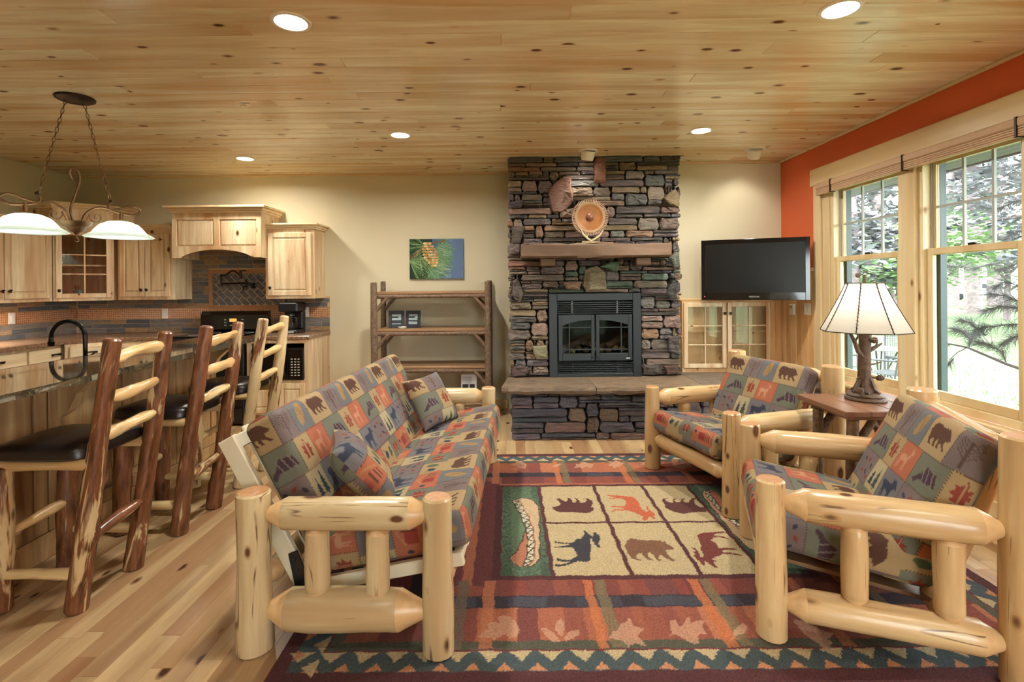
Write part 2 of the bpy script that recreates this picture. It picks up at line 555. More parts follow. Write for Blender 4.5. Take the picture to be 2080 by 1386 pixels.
def spot(parent_loc, target, w, angle, blend=0.6, size=0.04, col=(1, 0.96, 0.88), name='spot_light'):
    d = bpy.data.lights.new(name, 'SPOT')
    d.energy = w; d.spot_size = math.radians(angle); d.spot_blend = blend; d.shadow_soft_size = size; d.color = col
    o = bpy.data.objects.new(name, d); COL.objects.link(o)
    o.location = parent_loc
    o.rotation_euler = (Vector(target) - Vector(parent_loc)).to_track_quat('-Z', 'Y').to_euler()
    return o
def bulb_light(loc, w, parent=None, size=0.04, col=(1, 0.97, 0.9), name='bulb_light'):
    d = bpy.data.lights.new(name, 'POINT')
    d.energy = w; d.shadow_soft_size = size; d.color = col
    o = bpy.data.objects.new(name, d); COL.objects.link(o)
    o.parent = parent; o.location = loc
    return o
# ------------------------------------------------------------------ floor
RUG = (-0.89, 2.26, 1.81, 4.30)
floor = struct(MB().box(LX, RX, FY, 6.1, -0.12, -0.018).build('floor', M['grout']))
frng = random.Random(11)
fb_stuff = MB()
n_fb = 0
BW = 0.083
def seen_floor(x, y):
    if y < 1.5 or y > 4.78 or x < -2.55 or x > 2.9: return False
    px = PX + FPX * x / y
    if px < -60 or px > 2140: return False
    if RUG[0] + .12 < x < RUG[1] - .1 and RUG[2] < y < RUG[3] - .1: return False
    return True
nx = int((RX - LX) / BW) + 1
for i in range(nx):
    x0 = LX + i * BW
    x1 = min(RX, x0 + BW)
    if x1 - x0 < 0.01: continue
    y = FY - frng.uniform(0, 0.8)
    while y < BY:
        ln = frng.uniform(0.45, 1.35)
        y0, y1 = max(FY, y), min(BY, y + ln)
        y += ln
        if y1 - y0 < 0.02: continue
        vis = any(seen_floor(x0 + .04, y0 + (y1 - y0) * k) for k in (.1, .3, .5, .7, .9))
        if vis and n_fb < 298:
            box_obj('floorboard', (x0, x1, y0, y1, -0.018, 0.0), M['floor_maple'], floor, 0.0012)
            n_fb += 1
        else:
            fb_stuff.box(x0, x1, y0, y1, -0.018, 0.0, 0.0012)
o = fb_stuff.build('floorboard_rest', M['floor_maple'], floor); o['kind'] = 'stuff'

# ------------------------------------------------------------------ ceiling
ceiling = struct(MB().box(LX - .1, RX + .1, FY, 6.1, CH + 0.016, CH + 0.12).build('ceiling', M['grout']))
crng = random.Random(5)
CB = 0.131
rest = MB()
y = BY
while y > FY:
    y0 = max(FY, y - CB)
    if y > 1.15:
        x = LX - crng.uniform(0, 2.5)
        while x < RX:
            ln = crng.uniform(1.9, 4.2)
            a, b = max(LX, x), min(RX, x + ln)
            x += ln
            if b - a < 0.05: continue
            box_obj('ceiling_board', (a, b, y0, y, CH, CH + 0.016), M['ceiling_pine'], ceiling, 0.004)
    else:
        rest.box(LX, RX, y0, y, CH, CH + 0.016, 0.004)
    y = y0
o = rest.build('ceiling_board_rest', M['ceiling_pine'], ceiling); o['kind'] = 'stuff'

# ------------------------------------------------------------------ walls
wall_back = struct(MB().box(LX - .15, 1.2, BY, 6.15, 0, CH + .016).box(1.2, RX + .15, BY2, 6.15, 0, CH + .016).build('wall_back', M['wall_beige']))
wall_left = struct(MB().box(LX - .15, LX, FY, 6.15, 0, CH + .016).build('wall_left', M['wall_beige']))
WZ0, WZ1 = 0.56, 2.33
WINS = [(3.825, 4.68), (2.90, 3.687), (1.97, 2.76)]
wr = MB()
wr.box(RX, RX + .15, FY, 6.15, 0, WZ0 - .03).box(RX, RX + .15, FY, 6.15, WZ1, CH + .016)
wr.box(RX, RX + .15, 4.78, 6.15, WZ0 - .03, WZ1).box(RX, RX + .15, FY, 1.87, WZ0 - .03, WZ1)
wr.box(RX + .01, RX + .15, 3.70, 3.81, WZ0 - .03, WZ1).box(RX + .01, RX + .15, 2.775, 2.885, WZ0 - .03, WZ1)
wall_right = struct(wr.build('wall_right', M['wall_orange']))
# wall behind the camera with an unseen glazed door added for fill daylight
wf = MB()
wf.box(LX - .15, .5, FY - .15, FY, 0, CH + .016).box(2.7, RX + .15, FY - .15, FY, 0, CH + .016).box(.5, 2.7, FY - .15, FY, 2.2, CH + .016)
wall_front = struct(wf.build('wall_front', M['wall_beige']))
dd = struct(MB().box(.5, .58, FY - .1, FY - .04, 0, 2.2).box(2.62, 2.7, FY - .1, FY - .04, 0, 2.2).box(.58, 2.62, FY - .1, FY - .04, 2.1, 2.2).box(1.56, 1.64, FY - .1, FY - .04, 0, 2.1).build('fill_door_1', M['trim_pine_z']))
for a, b in ((.58, 1.56), (1.64, 2.62)):
    MB().box(a, b, FY - .075, FY - .07, 0.02, 2.1).build('pane', M['glass'], dd)

# tongue and groove wainscot on the right wall
wrng = random.Random(3)
y = BY2
while y > 4.90:
    y0 = max(4.90, y - 0.098)
    box_obj('wall_board', (RX - .014, RX, y0, y, 0.0, 1.54), M['panel_pine'], wall_right, 0.004)
    y = y0
y = 4.90
while y > 0.6:
    y0 = y - 0.098
    box_obj('wall_board', (RX - .014, RX, y0, y, 0.0, 0.50), M['panel_pine'], wall_right, 0.004)
    y = y0
struct(box_obj('trim_1', (RX - .035, RX, 4.90, BY2, 1.54, 1.575), M['trim_pine'], None, 0.004))
# panelling on the bumped out wall beside the hearth, around the glazed cabinet
for a, b in ((1.78, 1.85), (2.795, 2.87), (2.87, RX - .014)):
    box_obj('wall_board', (a, b, BY2 - .016, BY2, 0.5, 1.25), M['panel_pine'], wall_back, 0.004)
struct(box_obj('trim_2', (1.78, RX - .014, BY2 - .03, BY2, 1.25, 1.275), M['trim_pine_x'], None, 0.004))

# crown strips, baseboards
struct(box_obj('trim_3', (RX - .018, RX, FY, BY2, CH - .024, CH), M['trim_pine'], None, 0.004))
struct(box_obj('trim_4', (LX, 0.0, BY - .018, BY, CH - .022, CH), M['trim_pine_x'], None, 0.004))
struct(box_obj('trim_5', (1.8, RX - .018, BY2 - .018, BY2, CH - .022, CH), M['trim_pine_x'], None, 0.004))
struct(box_obj('baseboard_back', (-2.03, 0.0, BY - .018, BY, 0.0, 0.11), M['trim_pine_x'], None, 0.005))
struct(box_obj('baseboard_right', (RX - .03, RX - .0141, 0.6, 4.74, 0.0, 0.10), M['trim_pine'], None, 0.005))

# ------------------------------------------------------------------ windows
for wi, (ya, yb) in enumerate(WINS):
    w = MB()
    f = 0.045
    w.box(RX + .01, RX + .13, ya, ya + f, WZ0, WZ1, .003).box(RX + .01, RX + .13, yb - f, yb, WZ0, WZ1, .003)
    w.box(RX + .01, RX + .13, ya + f, yb - f, WZ0, WZ0 + .05, .003).box(RX + .01, RX + .13, ya + f, yb - f, WZ1 - .04, WZ1, .003)
    win = struct(w.build('window_%d' % (wi + 1), M['trim_pine_z']))
    zm = 1.637
    def sash(name, xa, xb, z0, z1, st, rb, rt):
        m = MB()
        a, b = ya + f, yb - f
        m.box(xa, xb, a, a + st, z0, z1, .003).box(xa, xb, b - st, b, z0, z1, .003)
        m.box(xa, xb, a + st, b - st, z0, z0 + rb, .003).box(xa, xb, a + st, b - st, z1 - rt, z1, .003)
        s = m.build(name, M['trim_pine_z'], win)
        xm = (xa + xb) / 2
        MB().box(xm - .002, xm + .002, a + st, b - st, z0 + rb, z1 - rt).build('pane', M['glass'], s)
        return a + st, b - st, z0 + rb, z1 - rt, xm, s
    a, b, z0, z1, xm, s = sash('upper_sash', RX + .075, RX + .105, zm - .02, WZ1 - .04, .035, .04, .04)
    for k in (1, 2):
        yy = a + (b - a) * k / 3
        MB().box(xm - .008, xm + .008, yy - .008, yy + .008, z0, z1).build('muntin', M['track_grey'], s)
    MB().box(xm - .0075, xm + .0075, a, b, (z0 + z1) / 2 - .008, (z0 + z1) / 2 + .008).build('muntin', M['track_grey'], s)
    a, b, z0, z1, xm, s = sash('lower_sash', RX + .035, RX + .065, WZ0 + .05, zm + .025, .05, .06, .045)
    lk = MB().box(RX + .04, RX + .075, (a + b) / 2 - .03, (a + b) / 2 + .03, zm + .025, zm + .033, .003).box(RX + .045, RX + .065, (a + b) / 2 - .012, (a + b) / 2 + .035, zm + .033, zm + .042, .002)
    lk.build('sash_lock', M['oil_bronze'], win)
    t = MB().box(RX + .105, RX + .15, yb - f - .035, yb - f - .001, WZ0 + .05, WZ1 - .04).box(RX + .105, RX + .15, ya + f + .001, ya + f + .02, WZ0 + .05, WZ1 - .04)
    t.build('outer_cladding', M['clad_green'], win)
    t = MB().box(RX + .066, RX + .074, yb - f - .012, yb - f - .001, zm + .03, WZ1 - .04).box(RX + .066, RX + .074, ya + f + .001, ya + f + .012, zm + .03, WZ1 - .04)
    t.build('sash_track', M['track_grey'], win)
# casing, mullion boards, header, stool, apron
struct(box_obj('trim_6', (RX - .022, RX, 4.78, 4.89, WZ0, 2.35), M['trim_pine_z'], None, .004))
struct(box_obj('trim_7', (RX - .004, RX + .145, 4.68, 4.78, WZ0, WZ1), M['trim_pine_z'], None, .004))
struct(box_obj('trim_8', (RX - .022, RX + .01, 3.68, 3.832, WZ0, 2.33), M['trim_pine_z'], None, .004))
struct(box_obj('trim_9', (RX - .022, RX + .01, 2.752, 2.908, WZ0, 2.33), M['trim_pine_z'], None, .004))
struct(box_obj('trim_10', (RX - .030, RX, 1.72, 4.93, 2.35, 2.508), M['trim_pine'], None, .005))
struct(box_obj('trim_11', (RX - .07, RX + .01, 1.75, 4.92, WZ0 - .03, WZ0), M['trim_pine'], None, .006))
struct(box_obj('trim_12', (RX - .02, RX, 1.8, 4.88, WZ0 - .06, WZ0 - .03), M['trim_pine'], None, .004))
# rolled up shade under the header
bl = thing('window_shade', 'tan cellular shade drawn up under the long window header', 'window shade', (RX, 3.3, 2.24))
MB().box(-.075, -.032, -1.53, 1.475, .055, .108, .008).build('headrail', M['shade_cloth'], bl)
mb = MB()
for k in range(4): mb.box(-.072, -.035, -1.52, 1.47, k * .0135, k * .0135 + .012, .003)
mb.build('folded_cloth', M['shade_cloth'], bl)
for k in range(4):
    MB().box(-.079, -.03, -1.25 + .83 * k, -1.235 + .83 * k, -.006, .112, .002).build('cord_clip', M['oil_bronze'], bl)
# ------------------------------------------------------------------ stone fireplace
FX0, FX1, FYF, HF = 0.02, 1.77, 5.26, 4.76
fp = thing('stone_fireplace', 'ledgestone fireplace with raised flagstone hearth, floor to ceiling', 'fireplace', (0, 0, 0))
core = MB()
core.box(FX0 + .03, 0.42, FYF + .03, 5.945, 0.0, CH - .002).box(1.36, FX1 - .03, FYF + .03, 5.495, 0.0, CH - .002)
core.box(0.42, 1.36, FYF + .03, 5.495, 1.345, CH - .002).box(0.42, 1.36, FYF + .03, 5.495, 0, 0.51).box(.42, 1.2, 5.5, 5.945, 0, CH - .002)
core.box(FX0 + .02, RX - .035, HF + .04, FYF + .03, 0.0, 0.43).box(FX1 - .03, RX - .035, FYF + .03, BY2 - .002, 0.0, 0.43)
core.build('mortar_core', M['mortar'], fp)

STONE_COLS = [(126, 114, 104), (112, 104, 98), (138, 118, 102), (100, 94, 90), (148, 126, 108), (120, 106, 98), (132, 114, 98), (152, 122, 98), (108, 106, 104), (118, 110, 106), (146, 126, 100), (98, 92, 90)]
LOW_COLS = [(104, 100, 106), (114, 104, 102), (98, 98, 106), (120, 106, 98), (106, 98, 102), (92, 92, 100), (126, 108, 98), (102, 96, 106)]
srng = random.Random(21)

def stone_from_poly(poly, yf, prot, color, rng, inset=0.25):
    """poly: (x, z) counter-clockwise or not; face looks to -Y"""
    n = len(poly)
    cx = sum(p[0] for p in poly) / n; cz = sum(p[1] for p in poly) / n
    rings = [(1.0, 0.05), (1.0, -prot * 0.45), (0.955, -prot * 0.85), (0.72, -prot * 1.0), (0.36, -prot * 1.03)]
    vs, fs = [], []
    for s, d in rings:
        for x, z in poly:
            j = prot * 0.2
            dx, dz = x - cx, z - cz
            L = math.hypot(dx, dz) or 1
            sh = (1 - s) * 1.0
            k = 1 - min(0.9, sh * (0.5 + 0.5 * min(1, .06 / L)))
            vs.append((dx * k, d + (rng.uniform(-j, j) if s < 1 else 0), dz * k))
    vs.append((0, -prot + rng.uniform(-.006, .006), 0))
    for r in range(len(rings) - 1):
        for i in range(n):
            i2 = (i + 1) % n
            fs.append((r * n + i, r * n + i2, (r + 1) * n + i2, (r + 1) * n + i))
    e = len(rings) - 1
    for i in range(n): fs.append((e * n + i, e * n + (i + 1) % n, len(vs) - 1))
    if sum((poly[i][0] * poly[(i + 1) % n][1] - poly[(i + 1) % n][0] * poly[i][1]) for i in range(n)) < 0:
        fs = [f[::-1] for f in fs]
    mb = MB(); mb.add(vs, fs)
    kb = rng.uniform(-14, 14)
    c = C(*[max(10, min(250, v + kb + rng.uniform(-4, 4))) for v in color])
    return mb.build('stone', M['stone'], fp, (cx, yf, cz), smooth=18, color=c)

def rect_poly(x0, x1, z0, z1, rng, g=0.0025):
    x0 += g; x1 -= g; z0 += g * .7; z1 -= g * .7
    w, h = x1 - x0, z1 - z0
    j = lambda k: rng.uniform(-k, k)
    q = min(.22 * h, .02)
    pts = [(x0 + q + j(q * .5), z0), (x0 + w * .35, z0 + abs(j(h * .06))), (x0 + w * .68, z0 + abs(j(h * .06))), (x1 - q + j(q * .5), z0),
           (x1, z0 + h * .3 + j(h * .1)), (x1 - abs(j(q)), z0 + h * .75), (x1 - q * 1.2, z1 - abs(j(h * .08))),
           (x0 + w * .62, z1 - abs(j(h * .1))), (x0 + w * .3, z1 - abs(j(h * .1))), (x0 + q, z1), (x0 + abs(j(q * .6)), z0 + h * .7), (x0, z0 + h * .3)]
    return pts

def in_poly(px, pz, poly):
    c = False
    n = len(poly)
    for i in range(n):
        x0, z0 = poly[i]; x1, z1 = poly[(i + 1) % n]
        if (z0 > pz) != (z1 > pz) and px < (x1 - x0) * (pz - z0) / (z1 - z0) + x0: c = not c
    return c

def pack(x0, x1, z0, z1, yf, specials, blocks, cols, wr, hr, prot, rng, ragged=0.018):
    R = 0.01
    nx_, nz_ = int(round((x1 - x0) / R)), int(round((z1 - z0) / R))
    occ = np.zeros((nz_, nx_), bool)
    for (a, b, c, d) in blocks:
        i0, i1 = int((a - x0) / R), int(math.ceil((b - x0) / R))
        k0, k1 = int((c - z0) / R), int(math.ceil((d - z0) / R))
        occ[max(0, k0):max(0, k1), max(0, i0):max(0, i1)] = True
    for poly, col in specials:
        xs = [p[0] for p in poly]; zs = [p[1] for p in poly]
        pcx, pcz = sum(xs) / len(xs), sum(zs) / len(zs)
        for k in range(max(0, int((min(zs) - z0) / R)), min(nz_, int((max(zs) - z0) / R) + 2)):
            for i in range(max(0, int((min(xs) - x0) / R)), min(nx_, int((max(xs) - x0) / R) + 2)):
                if in_poly(pcx + (x0 + (i + .5) * R - pcx) / .72, pcz + (z0 + (k + .5) * R - pcz) / .72, poly): occ[k, i] = True
        cx = sum(xs) / len(xs); cz = sum(zs) / len(zs)
        sh = [(cx + (p[0] - cx) * .965, cz + (p[1] - cz) * .965) for p in poly]
        stone_from_poly(sh, yf, prot[1] * 1.25, col, rng)
    bounds = [0]
    while bounds[-1] < nz_: bounds.append(min(nz_, bounds[-1] + max(2, int(round(rng.uniform(*hr) / R)))))
    if bounds[-1] - bounds[-2] < 2: bounds.pop(-2)
    bounds += [nz_ + 5, nz_ + 10]
    for k in range(nz_):
        i = 0
        bi = next(n_ for n_, b_ in enumerate(bounds) if b_ > k)
        while i < nx_:
            if occ[k, i]: i += 1; continue
            run = 0
            while i + run < nx_ and not occ[k, i + run]: run += 1
            w = int(rng.uniform(*wr) / R)
            if rng.random() < .25: w = int(w * .5)
            w = max(6, w)
            if run - w < 6: w = run if run < wr[1] / R * 1.1 else int(run * rng.uniform(.4, .6))
            w = min(w, run)
            h = bounds[bi] - k
            if w * R < .26 and rng.random() < .3: h = bounds[bi + 1] - k
            elif h >= 5 and rng.random() < .28: h = rng.randint(2, h - 2)
            hh = 1
            while hh < h and k + hh < nz_ and not occ[k + hh, i:i + w].any(): hh += 1
            if nz_ - (k + hh) < 2: hh = nz_ - k if not occ[k:nz_, i:i + w].any() else hh
            occ[k:k + hh, i:i + w] = True
            a, b = x0 + i * R, x0 + (i + w) * R
            if i == 0: a -= rng.uniform(-.008, ragged)
            if i + w == nx_: b += rng.uniform(-.008, ragged)
            if w * R > .012 and hh * R > .009:
                cz = z0 + (k + hh / 2) * R; cx = (a + b) / 2
                col = rng.choice(cols)
                if yf > 5 and 1.36 < cz < 1.72 and cx > .55 and rng.random() < .3: col = (98, 114, 104)
                stone_from_poly(rect_poly(a, b, z0 + k * R, z0 + (k + hh) * R, rng), yf, rng.uniform(*prot), col, rng)
            i += w

def crop(ox, oy, sc, pts, Y=FYF):
    out = []
    for x, y in pts:
        p = P(ox + x / sc, oy + y / sc, Y=Y)
        out.append((p.x, p.z))
    return out
q = 6.93
specials = [
    (crop(1020, 310, q, [(860, 345), (950, 345), (975, 380), (960, 470), (995, 600), (995, 690), (960, 760), (830, 865), (690, 850), (640, 600), (650, 530), (760, 410)]), (150, 118, 98)),
    (crop(1200, 310, q, [(60, 80), (205, 80), (205, 450), (30, 450), (30, 180)]), (150, 112, 94)),
    (crop(1020, 310, q, [(130, 1040), (330, 1035), (290, 1150), (255, 1290), (130, 1290)]), (92, 84, 78)),
    ([(p.x, p.z) for p in (P(x, y, Y=FYF) for x, y in [(1186, 548), (1199, 542.7), (1211, 539.8), (1229, 553.5), (1230, 571), (1232.5, 593), (1190, 594), (1181, 582)])], (138, 128, 100)),
    (crop(1020, 490, q, [(200, 515), (245, 570), (300, 730), (270, 830), (240, 875), (150, 800), (135, 740), (140, 560)]), (96, 84, 78)),
    (crop(1200, 310, q, [(1160, 525), (1220, 600), (1225, 820), (1100, 760), (985, 660), (1060, 590)]), (142, 126, 100)),
    (crop(1200, 490, q, [(1220, 150), (1230, 390), (1140, 400), (1070, 240), (1150, 160)]), (104, 104, 92)),
    (crop(1200, 490, q, [(1200, 560), (1190, 730), (1150, 870), (1040, 740), (1080, 610)]), (88, 88, 80)),
    (crop(1200, 490, q, [(110, 365), (250, 295), (370, 280), (390, 330), (350, 450), (220, 405)]), (98, 122, 104)),
    (crop(1020, 490, q, [(830, 575), (960, 565), (1110, 570), (1090, 690), (900, 680)]), (132, 112, 88)),
    (crop(1020, 660, 5.775, [(110, 475), (310, 480), (320, 530), (270, 590), (110, 600)]), (98, 84, 80)),
    (crop(1020, 660, 5.775, [(345, 240), (530, 230), (530, 400), (400, 395), (360, 320)]), (136, 124, 92)),
    (crop(1200, 660, 5.775, [(885, 130), (1015, 120), (1015, 360), (885, 310)]), (94, 82, 78)),
    (crop(1200, 660, 5.775, [(595, 460), (800, 450), (815, 560), (720, 580), (595, 570)]), (100, 86, 80)),
    (crop(1200, 660, 5.775, [(830, 470), (1005, 460), (1010, 560), (870, 585)]), (112, 90, 78)),
    (crop(1020, 310, q, [(90, 710), (290, 680), (300, 730), (260, 795), (110, 800)]), (84, 80, 80)),
]
pack(FX0, FX1, 0.51, CH - .002, FYF, specials, [(.425, 1.355, .50, 1.345), (.155, 1.595, 1.71, 1.825)], STONE_COLS, (.14, .5), (.032, .078), (.034, .062), srng)
pack(FX0 + .01, RX - .04, 0.0, 0.43, HF, [], [], LOW_COLS, (.2, .55), (.045, .10), (.034, .055), random.Random(8), 0.012)

# hearth flagstones (three slabs with ragged fronts)
hr_ = random.Random(4)
for x0, x1, yf, col in ((-.06, 0.80, 4.66, (126, 108, 88)), (0.805, 1.80, 4.645, (138, 116, 92)), (1.805, RX - .035, 4.70, (122, 108, 94))):
    yb = FYF + .02 if x1 < 1.9 else BY2 - .018
    n = 14
    front = [(x0 + (x1 - x0) * i / n, yf + hr_.uniform(-.014, .014) + (0.05 if (i == 0 and x0 < 0) else 0)) for i in range(n + 1)]
    poly = front + [(x1, yb), (x0 + (.07 if x0 < 0 else 0), yb)]
    mb = MB()
    cx, cy = (x0 + x1) / 2, (yf + yb) / 2
    bot = [(x - cx, y - cy + (.012 if i <= n else 0), -.032 + hr_.uniform(-.006, .006)) for i, (x, y) in enumerate(poly)]
    mid = [(x - cx, y - cy - (hr_.uniform(0, .012) if i <= n else 0), .0) for i, (x, y) in enumerate(poly)]
    top = [(x - cx, y - cy + (hr_.uniform(.004, .016) if i <= n else 0), .03) for i, (x, y) in enumerate(poly)]
    m_ = len(poly)
    fs = [tuple(range(m_))[::-1], tuple(range(2 * m_, 3 * m_))]
    for r in (0, 1):
        fs += [(r * m_ + i, r * m_ + (i + 1) % m_, (r + 1) * m_ + (i + 1) % m_, (r + 1) * m_ + i) for i in range(m_)]
    mb.add(bot + mid + top, fs)
    mb.build('hearth_slab', M['slab'], fp, (cx, cy, .463), smooth=25, color=C(*col))

# ------------------------------------------------------------------ gas insert
gi = thing('fireplace_insert', 'dark green metal gas fireplace insert with arched double glass doors', 'fireplace insert', (0.89, FYF - .03, .494))
W2, HH = 0.468, 0.848
MB().box(-W2, -W2 + .085, -.035, .0, 0, HH, .004).box(W2 - .085, W2, -.035, 0, 0, HH, .004).box(-W2 + .085, W2 - .085, -.035, 0, HH - .075, HH, .004).box(-W2 + .085, W2 - .085, -.035, 0, 0, .035, .004).build('surround_frame', M['insert_green'], gi)
bx = MB()
bx.box(-W2 + .05, W2 - .05, .20, .21, .02, HH - .02).box(-W2 + .05, -W2 + .06, 0, .2, .02, HH - .02).box(W2 - .06, W2 - .05, 0, .2, .02, HH - .02).box(-W2 + .06, W2 - .06, 0, .2, .02, .03).box(-W2 + .06, W2 - .06, 0, .2, HH - .03, HH - .02)
bx.build('firebox', M['insert_dark'], gi)
for k in range(6):
    MB().box(-W2 + .088, W2 - .088, -.03, .0, .642 + k * .0215, .651 + k * .0215, .002).build('louver_slat', M['insert_green'], gi)
    MB().box(-W2 + .088, W2 - .088, -.03, .0, .040 + k * .0195, .048 + k * .0195, .002).build('louver_slat', M['insert_green'], gi)
for sx in (-.23, .23):
    MB().box(sx - .006, sx + .006, -.02, -.005, .64, .77).build('louver_post', M['track_grey'], gi)
    MB().box(sx - .004, sx + .004, -.02, -.005, .036, .155).build('louver_post', M['insert_green'], gi)
dz0, dz1 = .165, .632
for s in (-1, 1):
    def fx(u): return s * u
    d = MB()
    a, b = 0.006, W2 - .095
    d.box(fx(a), fx(a + .035), -.045, -.02, dz0, dz1, .003).box(fx(b - .04), fx(b), -.045, -.02, dz0, dz1, .003)
    d.box(fx(a + .035), fx(b - .04), -.045, -.02, dz0, dz0 + .075, .003)
    n = 8
    arch = [(a + .035 + (b - a - .075) * i / n, dz1 - .055 - .05 * (i / n) ** 2) for i in range(n + 1)]
    poly = [(fx(u), z) for u, z in arch] + [(fx(b - .04), dz1), (fx(a + .035), dz1)]
    d.prism(poly, -.045, -.02, lambda u, v, k: (u, k, v))
    dr = d.build('glass_door', M['insert_green'], gi)
    MB().box(fx(a + .035), fx(b - .04), -.032, -.03, dz0 + .07, dz1 - .04).build('pane', M['fire_glass'], dr)
    MB().box(fx(b - .115), fx(b - .105), -.042, -.034, dz0 + .075, dz1 - .06).box(fx(a + .035), fx(b - .04), -.042, -.034, dz1 - .135, dz1 - .125).box(fx(a + .035), fx(b - .04), -.042, -.034, dz0 + .11, dz0 + .12).build('grille_bar', M['insert_green'], dr)
    MB().lathe([(.009, 0), (.012, .008), (.012, .014), (.006, .018)], (0, 0, 0), 12).xf(Matrix.Translation((fx(.03), -.045, dz0 + .04)) @ Matrix.Rotation(math.radians(90), 4, 'X')).build('knob', M['black_metal'], dr, smooth=40)
lr = random.Random(2)
for k in range(5):
    x = -.26 + k * .12
    log('gas_log', (x - .1, .04 + .05 * (k % 2), .25 + .05 * (k % 3)), (x + .13, .12 - .04 * (k % 2), .27 + .07 * ((k + 1) % 3)), .034, M['bark_dark'], gi, seed=k + 50, rough=.12, color=C(70, 60, 54))
for k in range(9):
    mb = MB().lathe([(0, -.03), (.03, -.015), (.036, .005), (.02, .028), (0, .032)], (0, 0, 0), 8)
    mb.build('ember_stone', M['grout'], gi, (-.3 + .075 * k, .05 + lr.uniform(-.02, .05), .26 + lr.uniform(-.01, .02)), smooth=50)
MB().box(.31, .35, -.048, -.045, dz0 + .018, dz0 + .03).build('maker_plate', M['track_grey'], gi)

# ------------------------------------------------------------------ mantel
mt = thing('mantel_shelf', 'rough hewn brown timber mantel on two block corbels', 'mantel', (0.875, 5.13, 1.70))
mrng = random.Random(9)
mb = MB()
n = 16
for i in range(n + 1):
    x = -.735 + 1.47 * i / n
    j = lambda k=.009: mrng.uniform(-k, k)
    mb.v += [(x, -.13 + .012 + j(), .0 + j()), (x, -.13 + j(), .014), (x, -.13 + j(), .120), (x, -.13 + .012 + j(), .134 + j()), (x, .125, .134 + j(.003)), (x, .125, .0)]
for i in range(n):
    for k in range(6):
        mb.f.append((i * 6 + k, i * 6 + (k + 1) % 6, (i + 1) * 6 + (k + 1) % 6, (i + 1) * 6 + k))
mb.f = [f[::-1] for f in mb.f]
mb.f += [(0, 1, 2, 3, 4, 5), tuple(n * 6 + k for k in range(6))[::-1]]
mb.build('beam', M['mantel_wood'], mt, smooth=30)
for sx in (-.47, .48):
    MB().box(sx - .075, sx + .075, -.055, .125, -.082, -.001, .01).build('corbel', M['mantel_wood'], mt)
# ------------------------------------------------------------------ printed patterns (flat prints as vertex colours)
class Canvas:
    def __init__(self, w, h, res, col=(200, 180, 140)):
        self.w, self.h, self.res = w, h, res
        self.nx, self.ny = int(round(w / res)), int(round(h / res))
        self.a = np.zeros((self.ny, self.nx, 3), np.float32)
        self.a[:] = col
        self.gx, self.gy = np.meshgrid((np.arange(self.nx) + .5) * res, (np.arange(self.ny) + .5) * res)
    def poly(self, pts, col, alpha=1.0):
        pts = np.array(pts, np.float64)
        x0, y0 = pts.min(0); x1, y1 = pts.max(0)
        i0, i1 = max(0, int(x0 / self.res) - 1), min(self.nx, int(x1 / self.res) + 2)
        j0, j1 = max(0, int(y0 / self.res) - 1), min(self.ny, int(y1 / self.res) + 2)
        if i0 >= i1 or j0 >= j1: return
        gx, gy = self.gx[j0:j1, i0:i1], self.gy[j0:j1, i0:i1]
        m = np.zeros(gx.shape, bool)
        n = len(pts)
        for k in range(n):
            xa, ya = pts[k]; xb, yb = pts[(k + 1) % n]
            if ya == yb: continue
            c = ((ya > gy) != (yb > gy)) & (gx < (xb - xa) * (gy - ya) / (yb - ya) + xa)
            m ^= c
        s = self.a[j0:j1, i0:i1]
        s[m] = s[m] * (1 - alpha) + np.array(col, np.float32) * alpha
    def rect(self, x0, x1, y0, y1, col, alpha=1.0):
        i0, i1 = max(0, int(round(x0 / self.res))), min(self.nx, int(round(x1 / self.res)))
        j0, j1 = max(0, int(round(y0 / self.res))), min(self.ny, int(round(y1 / self.res)))
        if i0 < i1 and j0 < j1:
            s = self.a[j0:j1, i0:i1]
            s[:] = s * (1 - alpha) + np.array(col, np.float32) * alpha
    def line(self, pts, w, col):
        for (xa, ya), (xb, yb) in zip(pts[:-1], pts[1:]):
            d = math.hypot(xb - xa, yb - ya) or 1e-6
            nx_, ny_ = -(yb - ya) / d * w / 2, (xb - xa) / d * w / 2
            self.poly([(xa + nx_, ya + ny_), (xb + nx_, yb + ny_), (xb - nx_, yb - ny_), (xa - nx_, ya - ny_)], col)
    def ell(self, cx, cy, rx, ry, col, rot=0.0, n=14):
        c, s = math.cos(rot), math.sin(rot)
        self.poly([(cx + rx * math.cos(t) * c - ry * math.sin(t) * s, cy + rx * math.cos(t) * s + ry * math.sin(t) * c) for t in [2 * math.pi * k / n for k in range(n)]], col)
    def sample(self, u, v, wrap=True):
        i = np.floor(u / self.res).astype(int); j = np.floor(v / self.res).astype(int)
        if wrap: i %= self.nx; j %= self.ny
        else: i = np.clip(i, 0, self.nx - 1); j = np.clip(j, 0, self.ny - 1)
        c = self.a[j, i] / 255.0
        return np.where(c <= .04045, c / 12.92, ((c + .055) / 1.055) ** 2.4)

